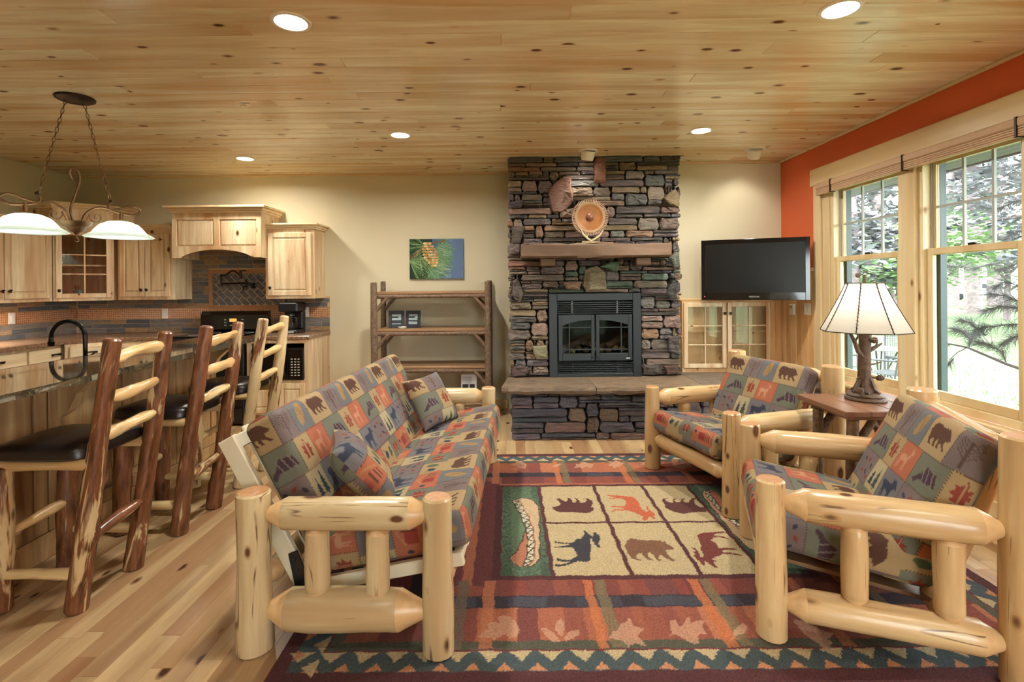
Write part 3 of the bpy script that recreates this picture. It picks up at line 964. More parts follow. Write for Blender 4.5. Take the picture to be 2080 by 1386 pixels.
def grid_mesh(name, verts, faces, cols, mat, parent=None, loc=(0, 0, 0), rot=(0, 0, 0), smooth=True):
    me = bpy.data.meshes.new(name)
    nv, nf = len(verts), len(faces)
    me.vertices.add(nv); me.vertices.foreach_set('co', np.asarray(verts, np.float32).ravel())
    me.loops.add(nf * 4); me.loops.foreach_set('vertex_index', np.asarray(faces, np.int32).ravel())
    me.polygons.add(nf)
    me.polygons.foreach_set('loop_start', np.arange(nf, dtype=np.int32) * 4)
    me.polygons.foreach_set('use_smooth', np.full(nf, smooth))
    at = me.color_attributes.new('print', 'FLOAT_COLOR', 'POINT')
    c4 = np.ones((nv, 4), np.float32); c4[:, :3] = cols
    at.data.foreach_set('color', c4.ravel())
    me.materials.append(mat)
    me.update(calc_edges=True); me.validate()
    return link(name, me, parent, loc, rot)

# motif outlines in a unit box, y up
BEAR = [(0, .58), (.04, .8), (.16, .92), (.3, .9), (.45, .84), (.6, .88), (.68, .84), (.71, .92), (.76, .84), (.83, .76), (1, .5), (.97, .45), (.84, .42), (.8, .34), (.86, .2), (.99, .04), (.9, 0), (.78, .16), (.68, .28), (.66, .14), (.72, .02), (.6, .02), (.56, .2), (.52, .34), (.45, .3), (.44, .16), (.52, .02), (.4, .02), (.34, .18), (.32, .3), (.22, .26), (.2, .14), (.3, .02), (.16, .02), (.08, .16), (.05, .38)]
MOOSE = [(.0, .62), (.06, .72), (.25, .74), (.45, .72), (.6, .78), (.66, .88), (.62, 1), (.7, .92), (.74, 1), (.77, .9), (.84, .99), (.84, .88), (.92, .93), (.88, .82), (1, .68), (.97, .62), (.86, .68), (.78, .58), (.7, .44), (.68, .3), (.72, .02), (.66, .02), (.62, .3), (.58, .36), (.58, .02), (.53, .02), (.5, .38), (.32, .42), (.24, .34), (.26, .02), (.2, .02), (.16, .34), (.12, .02), (.07, .02), (.08, .44)]
DEER = [(.0, .5), (.08, .62), (.3, .62), (.5, .6), (.58, .72), (.6, .9), (.52, 1), (.64, .94), (.7, 1), (.68, .9), (.8, .82), (.78, .76), (.68, .74), (.64, .5), (.6, .4), (.66, .02), (.61, .02), (.55, .36), (.5, .02), (.45, .02), (.46, .4), (.2, .4), (.2, .02), (.15, .02), (.13, .36), (.06, .02), (.02, .02), (.06, .38)]
LEAF = [(.5, 0), (.52, .2), (.85, .22), (.72, .36), (1, .5), (.8, .55), (.88, .75), (.66, .7), (.5, 1), (.34, .7), (.12, .75), (.2, .55), (0, .5), (.28, .36), (.15, .22), (.48, .2)]
PINE = [(.46, 0), (.46, .12), (.1, .1), (.32, .3), (.16, .3), (.38, .52), (.26, .52), (.44, .76), (.5, 1), (.56, .76), (.74, .52), (.62, .52), (.84, .3), (.68, .3), (.9, .1), (.54, .12), (.54, 0)]
TENT = [(0, .12), (.3, .5), (.45, .82), (.6, .75), (.85, .7), (1, .2), (.8, .25), (.5, .2), (.3, .22), (.12, .0)]

def tile():
    cv = Canvas(.48, .60, .003)
    TAN, MAUVE, BLUE, ORANGE, SAGE, CREAM = (196, 166, 118), (136, 120, 118), (122, 126, 130), (204, 116, 84), (126, 130, 112), (206, 190, 146)
    DK, RED, NAVY, PLUM, GOLD = (84, 52, 42), (160, 66, 52), (58, 66, 88), (80, 58, 74), (184, 146, 92)
    rows = [(.17, [('tree', .14, MAUVE), ('feather', .14, BLUE), ('bear', .20, TAN)]),
            (.15, [('leaf', .12, TAN), ('deer', .16, ORANGE), ('tent', .20, SAGE)]),
            (.15, [('pines', .13, CREAM), ('moose', .18, (130, 128, 132)), ('pepper', .17, MAUVE)]),
            (.13, [('cabin', .20, ORANGE), ('cone', .14, TAN), ('leaf2', .14, SAGE)])]
    y = 0.0
    for ri, (h, cells) in enumerate(rows):
        x = [0, .06, .03, .1][ri]
        for kind, w, col in cells:
            for xo in (x, x - .48, x + .48):
                def put(pts, c, mx=.14, my=.14, fl=False):
                    cv.poly([(xo + w * (mx + (1 - 2 * mx) * ((1 - a) if fl else a)), y + h * (1 - my - (1 - 2 * my) * b)) for a, b in pts], c)
                cv.rect(max(0, xo), max(0, xo + w), y, y + h, col)
                if kind == 'bear': put(BEAR, (96, 62, 48), .1, .2)
                elif kind == 'moose': put(MOOSE, NAVY, .12, .1)
                elif kind == 'deer': put(DEER, (226, 160, 120), .14, .12)
                elif kind == 'leaf' or kind == 'leaf2':
                    put(LEAF, RED, .16, .1)
                    cv.line([(xo + w * .5, y + h * .88), (xo + w * .5, y + h * .2)], .004, TAN)
                elif kind == 'tent':
                    put(TENT, PLUM, .12, .16)
                    for k in range(3): cv.line([(xo + w * (.36 + .16 * k), y + h * .3), (xo + w * (.46 + .16 * k), y + h * .74)], .006, (150, 140, 128))
                elif kind == 'tree':
                    cv.line([(xo + w * .5, y + h * .92), (xo + w * .5, y + h * .3)], .007, (104, 78, 72))
                    for k in range(5):
                        cv.line([(xo + w * .5, y + h * (.72 - .09 * k)), (xo + w * .18, y + h * (.5 - .08 * k))], .004, (104, 78, 72))
                        cv.line([(xo + w * .5, y + h * (.76 - .09 * k)), (xo + w * .82, y + h * (.52 - .08 * k))], .004, (104, 78, 72))
                elif kind == 'feather':
                    cv.ell(xo + w * .5, y + h * .5, .026, .062, GOLD, .35)
                    for k in range(6): cv.line([(xo + w * (.40 + .03 * k), y + h * (.24 + .09 * k)), (xo + w * (.52 + .03 * k), y + h * (.32 + .09 * k))], .003, (140, 108, 70))
                elif kind == 'pines':
                    put([(a * .55, b * .8) for a, b in PINE], NAVY, .08, .1)
                    put([(.45 + a * .55, b) for a, b in PINE], (64, 84, 78), .08, .1)
                elif kind == 'pepper':
                    for k, (a, b, r_) in enumerate([(.25, .3, .4), (.55, .25, -.5), (.78, .4, .8), (.3, .7, -.6), (.62, .66, .5), (.8, .78, -.3)]):
                        cv.ell(xo + w * a, y + h * b, .016, .008, RED if k % 2 else NAVY, r_)
                elif kind == 'cabin':
                    cv.rect(max(0, xo + w * .34), max(0, xo + w * .62), y + h * .4, y + h * .82, (168, 62, 52))
                    for k in range(7): cv.line([(xo + w * (.62 + .045 * k), y + h * (.3 + .03 * k)), (xo + w * (.62 + .045 * k), y + h * .82)], .004, DK)
                    cv.line([(xo + w * .3, y + h * .42), (xo + w * .6, y + h * .14), (xo + w * .94, y + h * .46)], .008, (206, 150, 100))
                    cv.ell(xo + w * .15, y + h * .5, .012, .014, NAVY)
                elif kind == 'cone':
                    cv.ell(xo + w * .3, y + h * .5, .018, .026, NAVY, .6); cv.ell(xo + w * .72, y + h * .48, .018, .034, (84, 108, 82), .2)
                    cv.line([(xo + w * .14, y + h * .2), (xo + w * .4, y + h * .6)], .005, NAVY)
            x += w
        # seams: dashed between rows, solid between cells
        x = [0, .06, .03, .1][ri]
        for kind, w, col in cells:
            xx = x % .48
            for k in range(int(h / .012)):
                cv.rect(xx - .003, xx + .003, y + k * .012, y + k * .012 + .007, DK, .8)
            x += w
        for k in range(40):
            cv.rect(k * .012, k * .012 + .007, y - .003 if ri else 0, y + .003, DK, .85)
        y += h
    cv.a = cv.a * .84 + np.array((124, 114, 104), np.float32) * .16
    return cv
FAB = tile()

def cushion(name, L, W, Tk, r, res, uo, vo, parent=None, puff=0.012, loc=(0, 0, 0), rot=(0, 0, 0), swap=False):
    """rounded slab: x = L (top of print at -L/2), y = W, z = thickness; printed tapestry"""
    faces_def = []
    nx_, ny_, nz_ = max(4, int(L / res)), max(4, int(W / res)), max(3, int(Tk / res))
    V, F, UV = [], [], []
    def grid(na, nb, fn, uvf, flip):
        a, b = np.meshgrid(np.linspace(-1, 1, na + 1), np.linspace(-1, 1, nb + 1), indexing='ij')
        p = fn(a.ravel(), b.ravel())
        base = sum(len(x) for x in V)
        V.append(p); UV.append(uvf(p))
        i, j = np.meshgrid(np.arange(na), np.arange(nb), indexing='ij')
        i, j = i.ravel(), j.ravel()
        q = np.stack([i * (nb + 1) + j, (i + 1) * (nb + 1) + j, (i + 1) * (nb + 1) + j + 1, i * (nb + 1) + j + 1], 1) + base
        F.append(q[:, ::-1] if flip else q)
    hx, hy, hz = L / 2, W / 2, Tk / 2
    st = lambda x, y, z: np.stack([x, y, z], 1)
    o1 = lambda a: np.ones_like(a)
    grid(nx_, ny_, lambda a, b: st(a * hx, b * hy, o1(a) * hz), lambda p: (p[:, 0] + hx, p[:, 1] + hy), False)
    grid(nx_, ny_, lambda a, b: st(a * hx, b * hy, -o1(a) * hz), lambda p: (p[:, 0] + hx, p[:, 1] + hy), True)
    grid(ny_, nz_, lambda a, b: st(o1(a) * hx, a * hy, b * hz), lambda p: (L + (hz - p[:, 2]), p[:, 1] + hy), False)
    grid(ny_, nz_, lambda a, b: st(-o1(a) * hx, a * hy, b * hz), lambda p: (-(hz - p[:, 2]), p[:, 1] + hy), True)
    grid(nx_, nz_, lambda a, b: st(a * hx, o1(a) * hy, b * hz), lambda p: (p[:, 0] + hx, W + (hz - p[:, 2])), True)
    grid(nx_, nz_, lambda a, b: st(a * hx, -o1(a) * hy, b * hz), lambda p: (p[:, 0] + hx, -(hz - p[:, 2])), False)
    V, F = np.concatenate(V), np.concatenate(F)
    us = np.concatenate([u[0] for u in UV]); vs = np.concatenate([u[1] for u in UV])
    cols = FAB.sample(vs + vo, us + uo) * .66
    core = np.array([hx - r, hy - r, hz - r])
    cl = np.clip(V, -core, core)
    d = V - cl
    n_ = np.linalg.norm(d, axis=1, keepdims=True); n_[n_ < 1e-9] = 1
    out = cl + d / n_ * r
    inside = (np.abs(V) <= core + 1e-9).sum(1) >= 2
    out[inside] = np.where(np.abs(V[inside]) > core, np.sign(V[inside]) * (core + r), V[inside])
    bul = (1 - (out[:, 0] / hx) ** 2) * (1 - (out[:, 1] / hy) ** 2)
    out[:, 2] += np.sign(out[:, 2]) * puff * np.clip(bul, 0, 1) * (np.abs(V[:, 2]) >= hz - 1e-6)
    out[:, 2] += .003 * np.sin(out[:, 0] * 23 + 1.3) * np.sin(out[:, 1] * 17)
    key = np.round(out, 5)
    _, first, inv = np.unique(key, axis=0, return_index=True, return_inverse=True)
    inv = inv.ravel()
    return grid_mesh(name, out[first], inv[F], cols[first], M['tapestry'], parent, loc, rot)

def pillow(name, origin, h, w, Tk, uo, vo, res=0.006):
    """square pillow: origin = top-left corner, h and w its edge vectors"""
    h, w = Vector(h), Vector(w)
    A, B = h.length, w.length
    n = int(A / res)
    a, b = np.meshgrid(np.linspace(-1, 1, n + 1), np.linspace(-1, 1, n + 1), indexing='ij')
    a, b = a.ravel(), b.ravel()
    prof = np.clip((1 - a ** 4) * (1 - b ** 4), 0, 1) ** .55
    pinch = 1 - .07 * (1 - b ** 2) * np.abs(a) - 0 * a
    pinch2 = 1 - .07 * (1 - a ** 2) * np.abs(b)
    i, j = np.meshgrid(np.arange(n), np.arange(n), indexing='ij'); i, j = i.ravel(), j.ravel()
    q = np.stack([i * (n + 1) + j, (i + 1) * (n + 1) + j, (i + 1) * (n + 1) + j + 1, i * (n + 1) + j + 1], 1)
    V = np.concatenate([np.stack([a * pinch * A / 2, b * pinch2 * B / 2, prof * Tk / 2], 1), np.stack([a * pinch * A / 2, b * pinch2 * B / 2, -prof * Tk / 2], 1)])
    F = np.concatenate([q, q[:, ::-1] + len(a)])
    u = (np.concatenate([a, a]) + 1) * A / 2; v = (np.concatenate([b, b]) + 1) * B / 2
    v[len(a):] += .17; u[len(a):] += .2
    cols = FAB.sample(u + vo, v + uo) * .66
    ex = h.normalized(); ez = ex.cross(w).normalized() * -1; ey = ez.cross(ex)
    if ey.dot(w) < 0: ey, ez = -ey, -ez
    R = Matrix((ex, ey, ez)).transposed()
    c = Vector(origin) + h / 2 + w / 2
    return grid_mesh(name, V, F, cols, M['tapestry'], None, c, R.to_euler())

# ------------------------------------------------------------------ rug
def make_rug():
    x0, x1, y0, y1 = RUG
    W, H = x1 - x0, y1 - y0
    cv = Canvas(W, H, .004, (150, 78, 58))
    rr = random.Random(17)
    MAR, CRM, ORG, RUST, NAVY, TEAL, GRN = (78, 42, 46), (196, 178, 134), (172, 100, 74), (134, 70, 60), (50, 46, 56), (64, 82, 86), (78, 82, 68)
    yc = H / 2
    def band(d0, d1, col):      # band at distance d0..d1 from every edge
        cv.rect(d0, W - d0, d0, H - d0, col)
    band(0, 0, MAR); cv.rect(0, W, 0, H, MAR)
    band(.065, 0, TEAL)
    # zigzag triangles on the two long edges and the short ones
    pit = .12
    n = int(W / pit)
    for s in (0, 1):
        for k in range(n + 1):
            xc = .09 + k * pit
            f = (lambda y: y) if s == 0 else (lambda y: H - y)
            if xc > W - .05: break
            cv.poly([(xc - .046, f(.168)), (xc + .046, f(.168)), (xc, f(.112))], CRM)
            cv.poly([(xc + pit / 2 - .032, f(.067)), (xc + pit / 2 + .032, f(.067)), (xc + pit / 2, f(.108))], (204, 140, 96))
    for s in (0, 1):
        for k in range(int(H / pit) + 1):
            yy = .09 + k * pit
            f = (lambda x: x) if s == 0 else (lambda x: W - x)
            if yy > H - .05: break
            cv.poly([(f(.168), yy - .046), (f(.168), yy + .046), (f(.112), yy)], CRM)
            cv.poly([(f(.067), yy + pit / 2 - .032), (f(.067), yy + pit / 2 + .032), (f(.108), yy + pit / 2)], (204, 140, 96))
    band(.17, 0, (110, 42, 48)); band(.177, 0, GRN); band(.222, 0, ORG)
    # leaf band plaid stripes
    def stripes(a, b, cols, w0, w1, rng):
        x = .222
        while x < W - .222:
            w = rng.uniform(w0, w1)
            cv.rect(x, min(W - .222, x + w), a, b, rng.choice(cols), rng.uniform(.5, .95))
            x += w
    for s in (0, 1):
        g = (lambda a, b: (a, b)) if s == 0 else (lambda a, b: (H - b, H - a))
        stripes(*g(.222, .432), [ORG, (168, 92, 68), RUST, (184, 108, 76), (148, 80, 64), (122, 62, 58), (112, 58, 58), (190, 118, 84)], .035, .12, rr)
        cv.rect(.30, W - .30, *g(.432, .518), NAVY)
        stripes(*g(.44, .51), [NAVY, (66, 70, 82), (58, 50, 60), NAVY], .05, .2, rr)
        stripes(*g(.518, .645), [RUST, (116, 56, 54), (98, 48, 54), (136, 72, 60), (124, 58, 52), (92, 50, 56)], .04, .14, rr)
    for s in (0, 1):
        f = (lambda a, b: (a, b)) if s == 0 else (lambda a, b: (W - b, W - a))
        cv.rect(*f(.222, .42), .43, H - .43, (122, 62, 56)); cv.rect(*f(.42, .50), .5, H - .5, NAVY); cv.rect(*f(.50, .82), .6, H - .6, (104, 54, 56))
        cv.rect(*f(.66, .71), .6, H - .6, (176, 104, 74))
    # cross stripes running the other way
    for xs, w, col in ((.40 - x0, .05, (118, 108, 80)), (.90 - x0, .05, (122, 110, 78)), (.845 - x0, .05, (200, 112, 66)), (-.24 - x0, .05, (112, 100, 84)), (1.62 - x0, .05, (110, 100, 80)), (.345 - x0, .04, (202, 116, 70)), (-.12 - x0, .05, (196, 120, 84)), (1.3 - x0, .05, (190, 110, 76))):
        for a, b in ((.18, .645), (H - .645, H - .18)):
            cv.rect(xs, xs + w, a, b, col, .85)
    # centre panel
    px0, px1, py0, py1 = -.085 - x0, 1.50 - x0, 2.455 - y0, 3.625 - y0
    cv.rect(px0, px1, py0, py1, MAR)
    cols = [(.222 - x0, .582 - x0), (.605 - x0, .922 - x0), (.945 - x0, 1.235 - x0)]
    ym = 3.045 - y0
    for a, b in cols:
        cv.rect(a, b, py0 + .035, ym - .010, CRM); cv.rect(a, b, ym + .010, py1 - .03, CRM)
    for (a, b) in ((-.04 - x0, .198 - x0), (1.258 - x0, 1.46 - x0)):
        nj = 30
        for k in range(nj):
            t = k / nj
            cv.rect(a, b, py0 + .035 + t * (py1 - py0 - .065), py0 + .035 + (t + 1 / nj) * (py1 - py0 - .065), tuple(np.array((66, 92, 72)) + (26 * math.sin(t * math.pi)) * np.array((1, 1.1, .8))))
        for k in range(1600):
            xx, yy = rr.uniform(a, b), rr.uniform(py0 + .035, py1 - .03)
            e = min(xx - a, b - xx) / (b - a)
            cv.rect(xx, xx + .008, yy, yy + .012, (44, 66, 62) if e < .2 else (104, 132, 100), .5)
    def fl(ox, oy, sc, pts):
        out = []
        for x, y in pts:
            p = P(ox + x / sc, oy + y / sc, Z=.012)
            out.append((p.x - x0, p.y - y0))
        return out
    A = (900, 900, 4.62); B = (1200, 960, 5.775); D = (900, 1160, 5.2); E = (1280, 1160, 4.727)
    cv.poly(fl(*B, [(400, 870), (420, 800), (490, 770), (580, 785), (640, 795), (720, 790), (790, 805), (810, 795), (830, 805), (850, 815), (870, 800), (890, 830), (975, 885), (960, 895), (880, 905), (870, 920), (900, 960), (1005, 1035), (960, 1035), (850, 985), (810, 950), (795, 980), (800, 1010), (850, 1030), (780, 1030), (745, 990), (725, 960), (690, 935), (665, 960), (670, 995), (740, 1030), (670, 1030), (610, 980), (600, 945), (560, 945), (530, 975), (530, 1000), (600, 1030), (540, 1030), (470, 1000), (430, 950), (430, 910)]), (120, 84, 62))
    moose = fl(*A, [(1040, 915), (1070, 930), (1180, 940), (1235, 930), (1240, 905), (1290, 895), (1310, 870), (1325, 860), (1315, 825), (1335, 820), (1360, 850), (1390, 870), (1400, 880), (1410, 840), (1435, 830), (1440, 850), (1460, 860), (1465, 885), (1475, 900), (1470, 930), (1465, 950), (1475, 985), (1440, 975), (1420, 940), (1400, 900), (1385, 905), (1390, 960), (1380, 1000), (1385, 1060), (1385, 1095), (1350, 1120), (1270, 1110), (1200, 1130), (1150, 1150), (1090, 1165), (1055, 1155), (1060, 1135), (1100, 1140), (1180, 1120), (1195, 1110), (1130, 1110), (1075, 1105), (1060, 1090), (1065, 1075), (1100, 1090), (1200, 1095), (1260, 1060), (1235, 1010), (1220, 980), (1160, 980), (1070, 985), (1045, 985), (1050, 970), (1080, 975), (1150, 965), (1200, 950), (1100, 945), (1045, 935)])
    cv.poly(moose, (52, 54, 62))
    cv.poly(fl(*B, [(175, 255), (240, 265), (380, 275), (480, 280), (530, 305), (570, 370), (600, 425), (650, 465), (670, 440), (650, 430), (655, 400), (675, 385), (680, 430), (700, 450), (730, 465), (760, 490), (750, 510), (760, 545), (730, 540), (700, 510), (680, 520), (670, 550), (640, 560), (610, 545), (610, 515), (560, 495), (500, 460), (420, 440), (300, 445), (260, 465), (240, 460), (290, 430), (380, 425), (385, 410), (290, 405), (240, 410), (245, 390), (300, 390), (390, 395), (415, 370), (415, 330), (370, 305), (220, 310), (205, 300), (300, 295), (200, 275)]), (198, 96, 66))
    cv.poly(fl(*A, [(1020, 605), (1060, 595), (1090, 580), (1100, 570), (1075, 530), (1045, 520), (1100, 520), (1140, 550), (1165, 545), (1175, 515), (1200, 520), (1215, 560), (1240, 560), (1250, 530), (1230, 510), (1260, 520), (1285, 560), (1330, 555), (1350, 530), (1310, 520), (1360, 520), (1400, 545), (1400, 575), (1390, 600), (1418, 605), (1410, 630), (1370, 655), (1330, 660), (1260, 650), (1200, 645), (1150, 650), (1100, 650), (1060, 640)]), (84, 48, 48))
    cv.poly(fl(*B, [(825, 325), (850, 305), (910, 300), (880, 315), (875, 330), (920, 350), (960, 355), (970, 330), (965, 310), (1015, 300), (990, 320), (1000, 345), (1050, 345), (1065, 330), (1055, 310), (1105, 300), (1085, 320), (1100, 345), (1150, 350), (1165, 320), (1190, 305), (1245, 300), (1220, 325), (1220, 370), (1270, 400), (1330, 405), (1370, 420), (1360, 440), (1355, 465), (1300, 460), (1200, 470), (1090, 480), (990, 465), (920, 440), (880, 410), (875, 380)]), (86, 50, 48))
    cv.poly(fl(*B, [(1240, 740), (1300, 710), (1400, 705), (1470, 690), (1560, 690), (1590, 710), (1550, 705), (1460, 720), (1450, 740), (1540, 745), (1630, 775), (1600, 775), (1500, 755), (1430, 770), (1400, 795), (1450, 820), (1490, 860), (1510, 890), (1600, 880), (1690, 885), (1725, 910), (1650, 900), (1560, 910), (1540, 935), (1640, 935), (1730, 955), (1780, 980), (1740, 975), (1620, 950), (1530, 955), (1490, 980), (1450, 1000), (1430, 1020), (1485, 1040), (1450, 1050), (1440, 1060), (1480, 1105), (1460, 1112), (1410, 1090), (1370, 1050), (1330, 1030), (1330, 1085), (1305, 1090), (1280, 1050), (1230, 1000), (1215, 970), (1230, 950), (1195, 930), (1220, 915), (1170, 875), (1230, 890), (1260, 930), (1290, 985), (1320, 990), (1325, 960), (1290, 920), (1280, 880), (1300, 850), (1270, 800)]), (112, 54, 50))
    hull = [(640, 545), (700, 525), (730, 515), (790, 515), (860, 545), (890, 590), (905, 660), (905, 800), (910, 950), (905, 1070), (880, 1120), (830, 1155), (760, 1168), (710, 1165), (660, 1130), (632, 1095), (640, 1070), (690, 1015), (730, 940), (760, 860), (775, 815), (760, 770), (720, 660), (680, 590)]
    h2 = fl(*A, hull)
    mxc = 1.359 - x0
    mir = lambda pts: [(mxc + .84 * ((px0 + px1) - x + .023 - mxc), (py0 + py1) - y) for x, y in pts]
    inner = fl(*A, [(775, 825), (790, 900), (795, 1000), (770, 1110), (740, 1160), (700, 1155), (640, 1090), (690, 1015), (740, 930)])
    outl = fl(*A, [(700, 528), (745, 590), (790, 670), (820, 740), (845, 800), (855, 900), (862, 1000), (845, 1100), (800, 1160)])
    inl = fl(*A, [(640, 545), (690, 605), (730, 690), (770, 780), (790, 870), (795, 1000), (775, 1090), (750, 1165)])
    def lerp(path, t):
        k = t * (len(path) - 1); i = min(int(k), len(path) - 2); f = k - i
        return (path[i][0] * (1 - f) + path[i + 1][0] * f, path[i][1] * (1 - f) + path[i + 1][1] * f)
    zz = [lerp(outl if k % 2 else inl, k / 26) for k in range(27)]
    for g in ((lambda p: p), mir):
        cv.poly(g(h2), (206, 178, 138))
        cv.poly(g(inl + outl[::-1]), (214, 206, 176))
        cv.poly(g(inner), (176, 112, 84))
        cv.line(g(zz), .009, (56, 72, 66)); cv.line(g(outl), .007, (150, 82, 60)); cv.line(g(inl), .007, (60, 44, 40)); cv.line(g(h2 + h2[:1]), .007, (66, 48, 42))
    # leaves of the border
    leaves = [fl(*D, [(360, 690), (470, 600), (460, 560), (520, 540), (590, 550), (580, 490), (640, 460), (700, 470), (760, 520), (800, 600), (790, 680), (720, 715), (670, 670), (620, 690), (540, 735), (520, 700), (400, 700)]),
              fl(*D, [(1030, 605), (1100, 610), (1180, 660), (1230, 740), (1150, 745), (1080, 690)]), fl(*D, [(1190, 620), (1195, 530), (1240, 490), (1290, 560), (1280, 640), (1240, 690)]),
              fl(*D, [(1270, 700), (1330, 630), (1450, 620), (1430, 680), (1370, 710), (1280, 730)]),
              fl(*D, [(1760, 700), (1790, 640), (1840, 630), (1870, 560), (1930, 540), (1970, 480), (2010, 580), (2110, 600), (2060, 680), (2160, 790), (2020, 760), (1960, 810), (1900, 740)]),
              fl(*E, [(365, 635), (400, 600), (385, 470), (430, 460), (470, 520), (500, 520), (560, 440), (600, 500), (690, 470), (725, 490), (690, 540), (730, 615), (650, 600), (640, 640), (665, 700), (580, 690), (500, 640), (420, 610)]),
              fl(*E, [(990, 600), (1010, 540), (1080, 500), (1130, 540), (1110, 590), (1010, 620)]),
              fl(*E, [(1560, 460), (1720, 480), (1820, 560), (1960, 600), (1900, 660), (1960, 690), (1880, 765), (1800, 690), (1680, 620)])]
    for lf in leaves:
        for s in (0, 1):
            pts = lf if s == 0 else [(W - .05 - x, H - y) for x, y in lf]
            cv.poly(pts, (206, 158, 128), .8)
    cv.a = cv.a * .8 + np.array((112, 98, 90), np.float32) * .2
    # pile
    n1, n2 = int(W / .0048), int(H / .0048)
    gx, gy = np.meshgrid(np.linspace(0, W, n1 + 1), np.linspace(0, H, n2 + 1), indexing='ij')
    rs = np.random.RandomState(3)
    wob = .003 * np.sin(gy * 41 + np.sin(gx * 13) * 2) + rs.uniform(-.002, .002, gx.shape)
    wob2 = .003 * np.sin(gx * 37 + np.sin(gy * 17) * 2) + rs.uniform(-.002, .002, gx.shape)
    cols = cv.sample((gx + wob).ravel(), (gy + wob2).ravel(), False)
    cols = cols * (1 + rs.normal(0, .07, (len(cols), 1)))
    z = .010 + rs.uniform(-.0012, .0012, gx.shape)
    edge = (gx < 1e-6) | (gx > W - 1e-6) | (gy < 1e-6) | (gy > H - 1e-6)
    z[edge] = .001
    V = np.stack([gx.ravel() - W / 2, gy.ravel() - H / 2, z.ravel()], 1)
    i, j = np.meshgrid(np.arange(n1), np.arange(n2), indexing='ij'); i, j = i.ravel(), j.ravel()
    F = np.stack([i * (n2 + 1) + j, (i + 1) * (n2 + 1) + j, (i + 1) * (n2 + 1) + j + 1, i * (n2 + 1) + j + 1], 1)
    o = grid_mesh('area_rug', V, F, np.clip(cols, 0, 1), M['rug_pile'], None, ((x0 + x1) / 2, (y0 + y1) / 2, 0.0005))
    tag(o, 'large lodge rug with bear, moose, deer and canoe panels and zigzag border', 'rug')
make_rug()
# ------------------------------------------------------------------ log futon sofa
SR = math.radians(-3.2)
sofa = thing('futon_sofa', 'pale log futon sofa frame standing along the left of the rug', 'sofa frame', (-.277, 1.977, 0), SR)
def arm_end(y, sd):
    log('post', (0, y, .011 if sd else .011), (0, y, .612), .063, M['log_pale'], sofa, seed=sd + 1, r1=.055, rough=.035)
    log('post', (-.73, y, .0), (-.73, y, .622), .069, M['log_pale'], sofa, seed=sd + 2, r1=.063, rough=.03)
    log('arm_log', (-.685, y, .535), (-.045, y, .545), .062, M['log_pale'], sofa, (.085, .018), (.06, .03), sd + 3)
    log('lower_log', (-.685, y, .162), (-.05, y, .172), .079, M['log_pale'], sofa, (.10, .022), (.10, .03), sd + 4, rough=.05)
    log('spindle', (-.475, y, .215), (-.475, y, .50), .047, M['log_pale'], sofa, (.03, .024), (.03, .02), sd + 5)
    log('spindle', (-.235, y, .215), (-.235, y, .50), .045, M['log_pale'], sofa, (.03, .024), (.03, .02), sd + 6)
arm_end(0, 100)
arm_end(2.14, 200)
log('front_rail', (.005, .05, .262), (.005, 2.09, .262), .045, M['log_pale'], sofa, (.06, .02), (.06, .02), 310)
log('rear_rail', (-.71, .05, .25), (-.71, 2.09, .25), .045, M['log_pale'], sofa, (.06, .02), (.06, .02), 311)
def rail_board(name, p0, p1, w, y0, y1):
    """painted board in the x-z plane from p0 to p1, w wide"""
    d = (Vector((p1[0], 0, p1[1])) - Vector((p0[0], 0, p0[1])))
    L = d.length
    d.normalize()
    n = Vector((-d.z, 0, d.x))
    a = Vector((p0[0], 0, p0[1]))
    mb = MB().box(0, L, -(y1 - y0) / 2, (y1 - y0) / 2, -w / 2, w / 2, .004)
    ang = math.atan2(d.z, d.x)
    return mb.build(name, M['cream_paint'], sofa, (p0[0], (y0 + y1) / 2, p0[1]), (0, -ang, 0))
bt, bb = (-.905, .795), (-.555, .155)
st_, sf_ = (-.47, .205), (.085, .32)
for y0, y1 in ((.095, .125), (2.015, 2.045)):
    rail_board('back_rail', bb, bt, .075, y0, y1)
    rail_board('seat_rail', st_, sf_, .055, y0, y1)
mb = MB().box(-.03, .03, .125, 2.015, -.03, .03, .004)
mb.build('back_top_rail', M['cream_paint'], sofa, (-.89, 0, .765), (0, math.radians(-28), 0))
MB().box(-.02, .02, .125, 2.015, -.02, .02, .004).build('seat_front_rail', M['cream_paint'], sofa, (.06, 0, .312))
for k in range(7):
    y = .25 + k * .27
    rail_board('slat', (bb[0] - .02, bb[1] + .01), (bt[0] - .02, bt[1] + .01), .014, y, y + .05)
    rail_board('slat', (st_[0], st_[1] - .02), (sf_[0], sf_[1] - .02), .014, y, y + .05)
for y in (.085, 2.047):
    mb = MB()
    mb.prism([(-.635, .33), (-.60, .345), (-.54, .20), (-.50, .13), (-.40, .115), (-.385, .17), (-.36, .17), (-.36, .08), (-.56, .08), (-.60, .16)], y, y + .008, lambda u, v, a: (u, a, v))
    for bxx, bz in ((-.612, .31), (-.60, .27), (-.575, .21), (-.545, .13), (-.43, .10), (-.385, .13)):
        mb.lathe([(.009, 0), (.007, .006), (0, .008)], (0, 0, 0), 8).xf(Matrix.Translation((bxx, y, bz)) @ Matrix.Rotation(math.radians(90), 4, 'X'), len(mb.v) - 24)
    mb.build('hinge_bracket', M['black_metal'], sofa)

mat_ = thing('futon_mattress', 'patchwork tapestry futon mattress folded on the log sofa', 'mattress', (-.277, 1.977, 0), SR)
tb = math.radians(28.6)
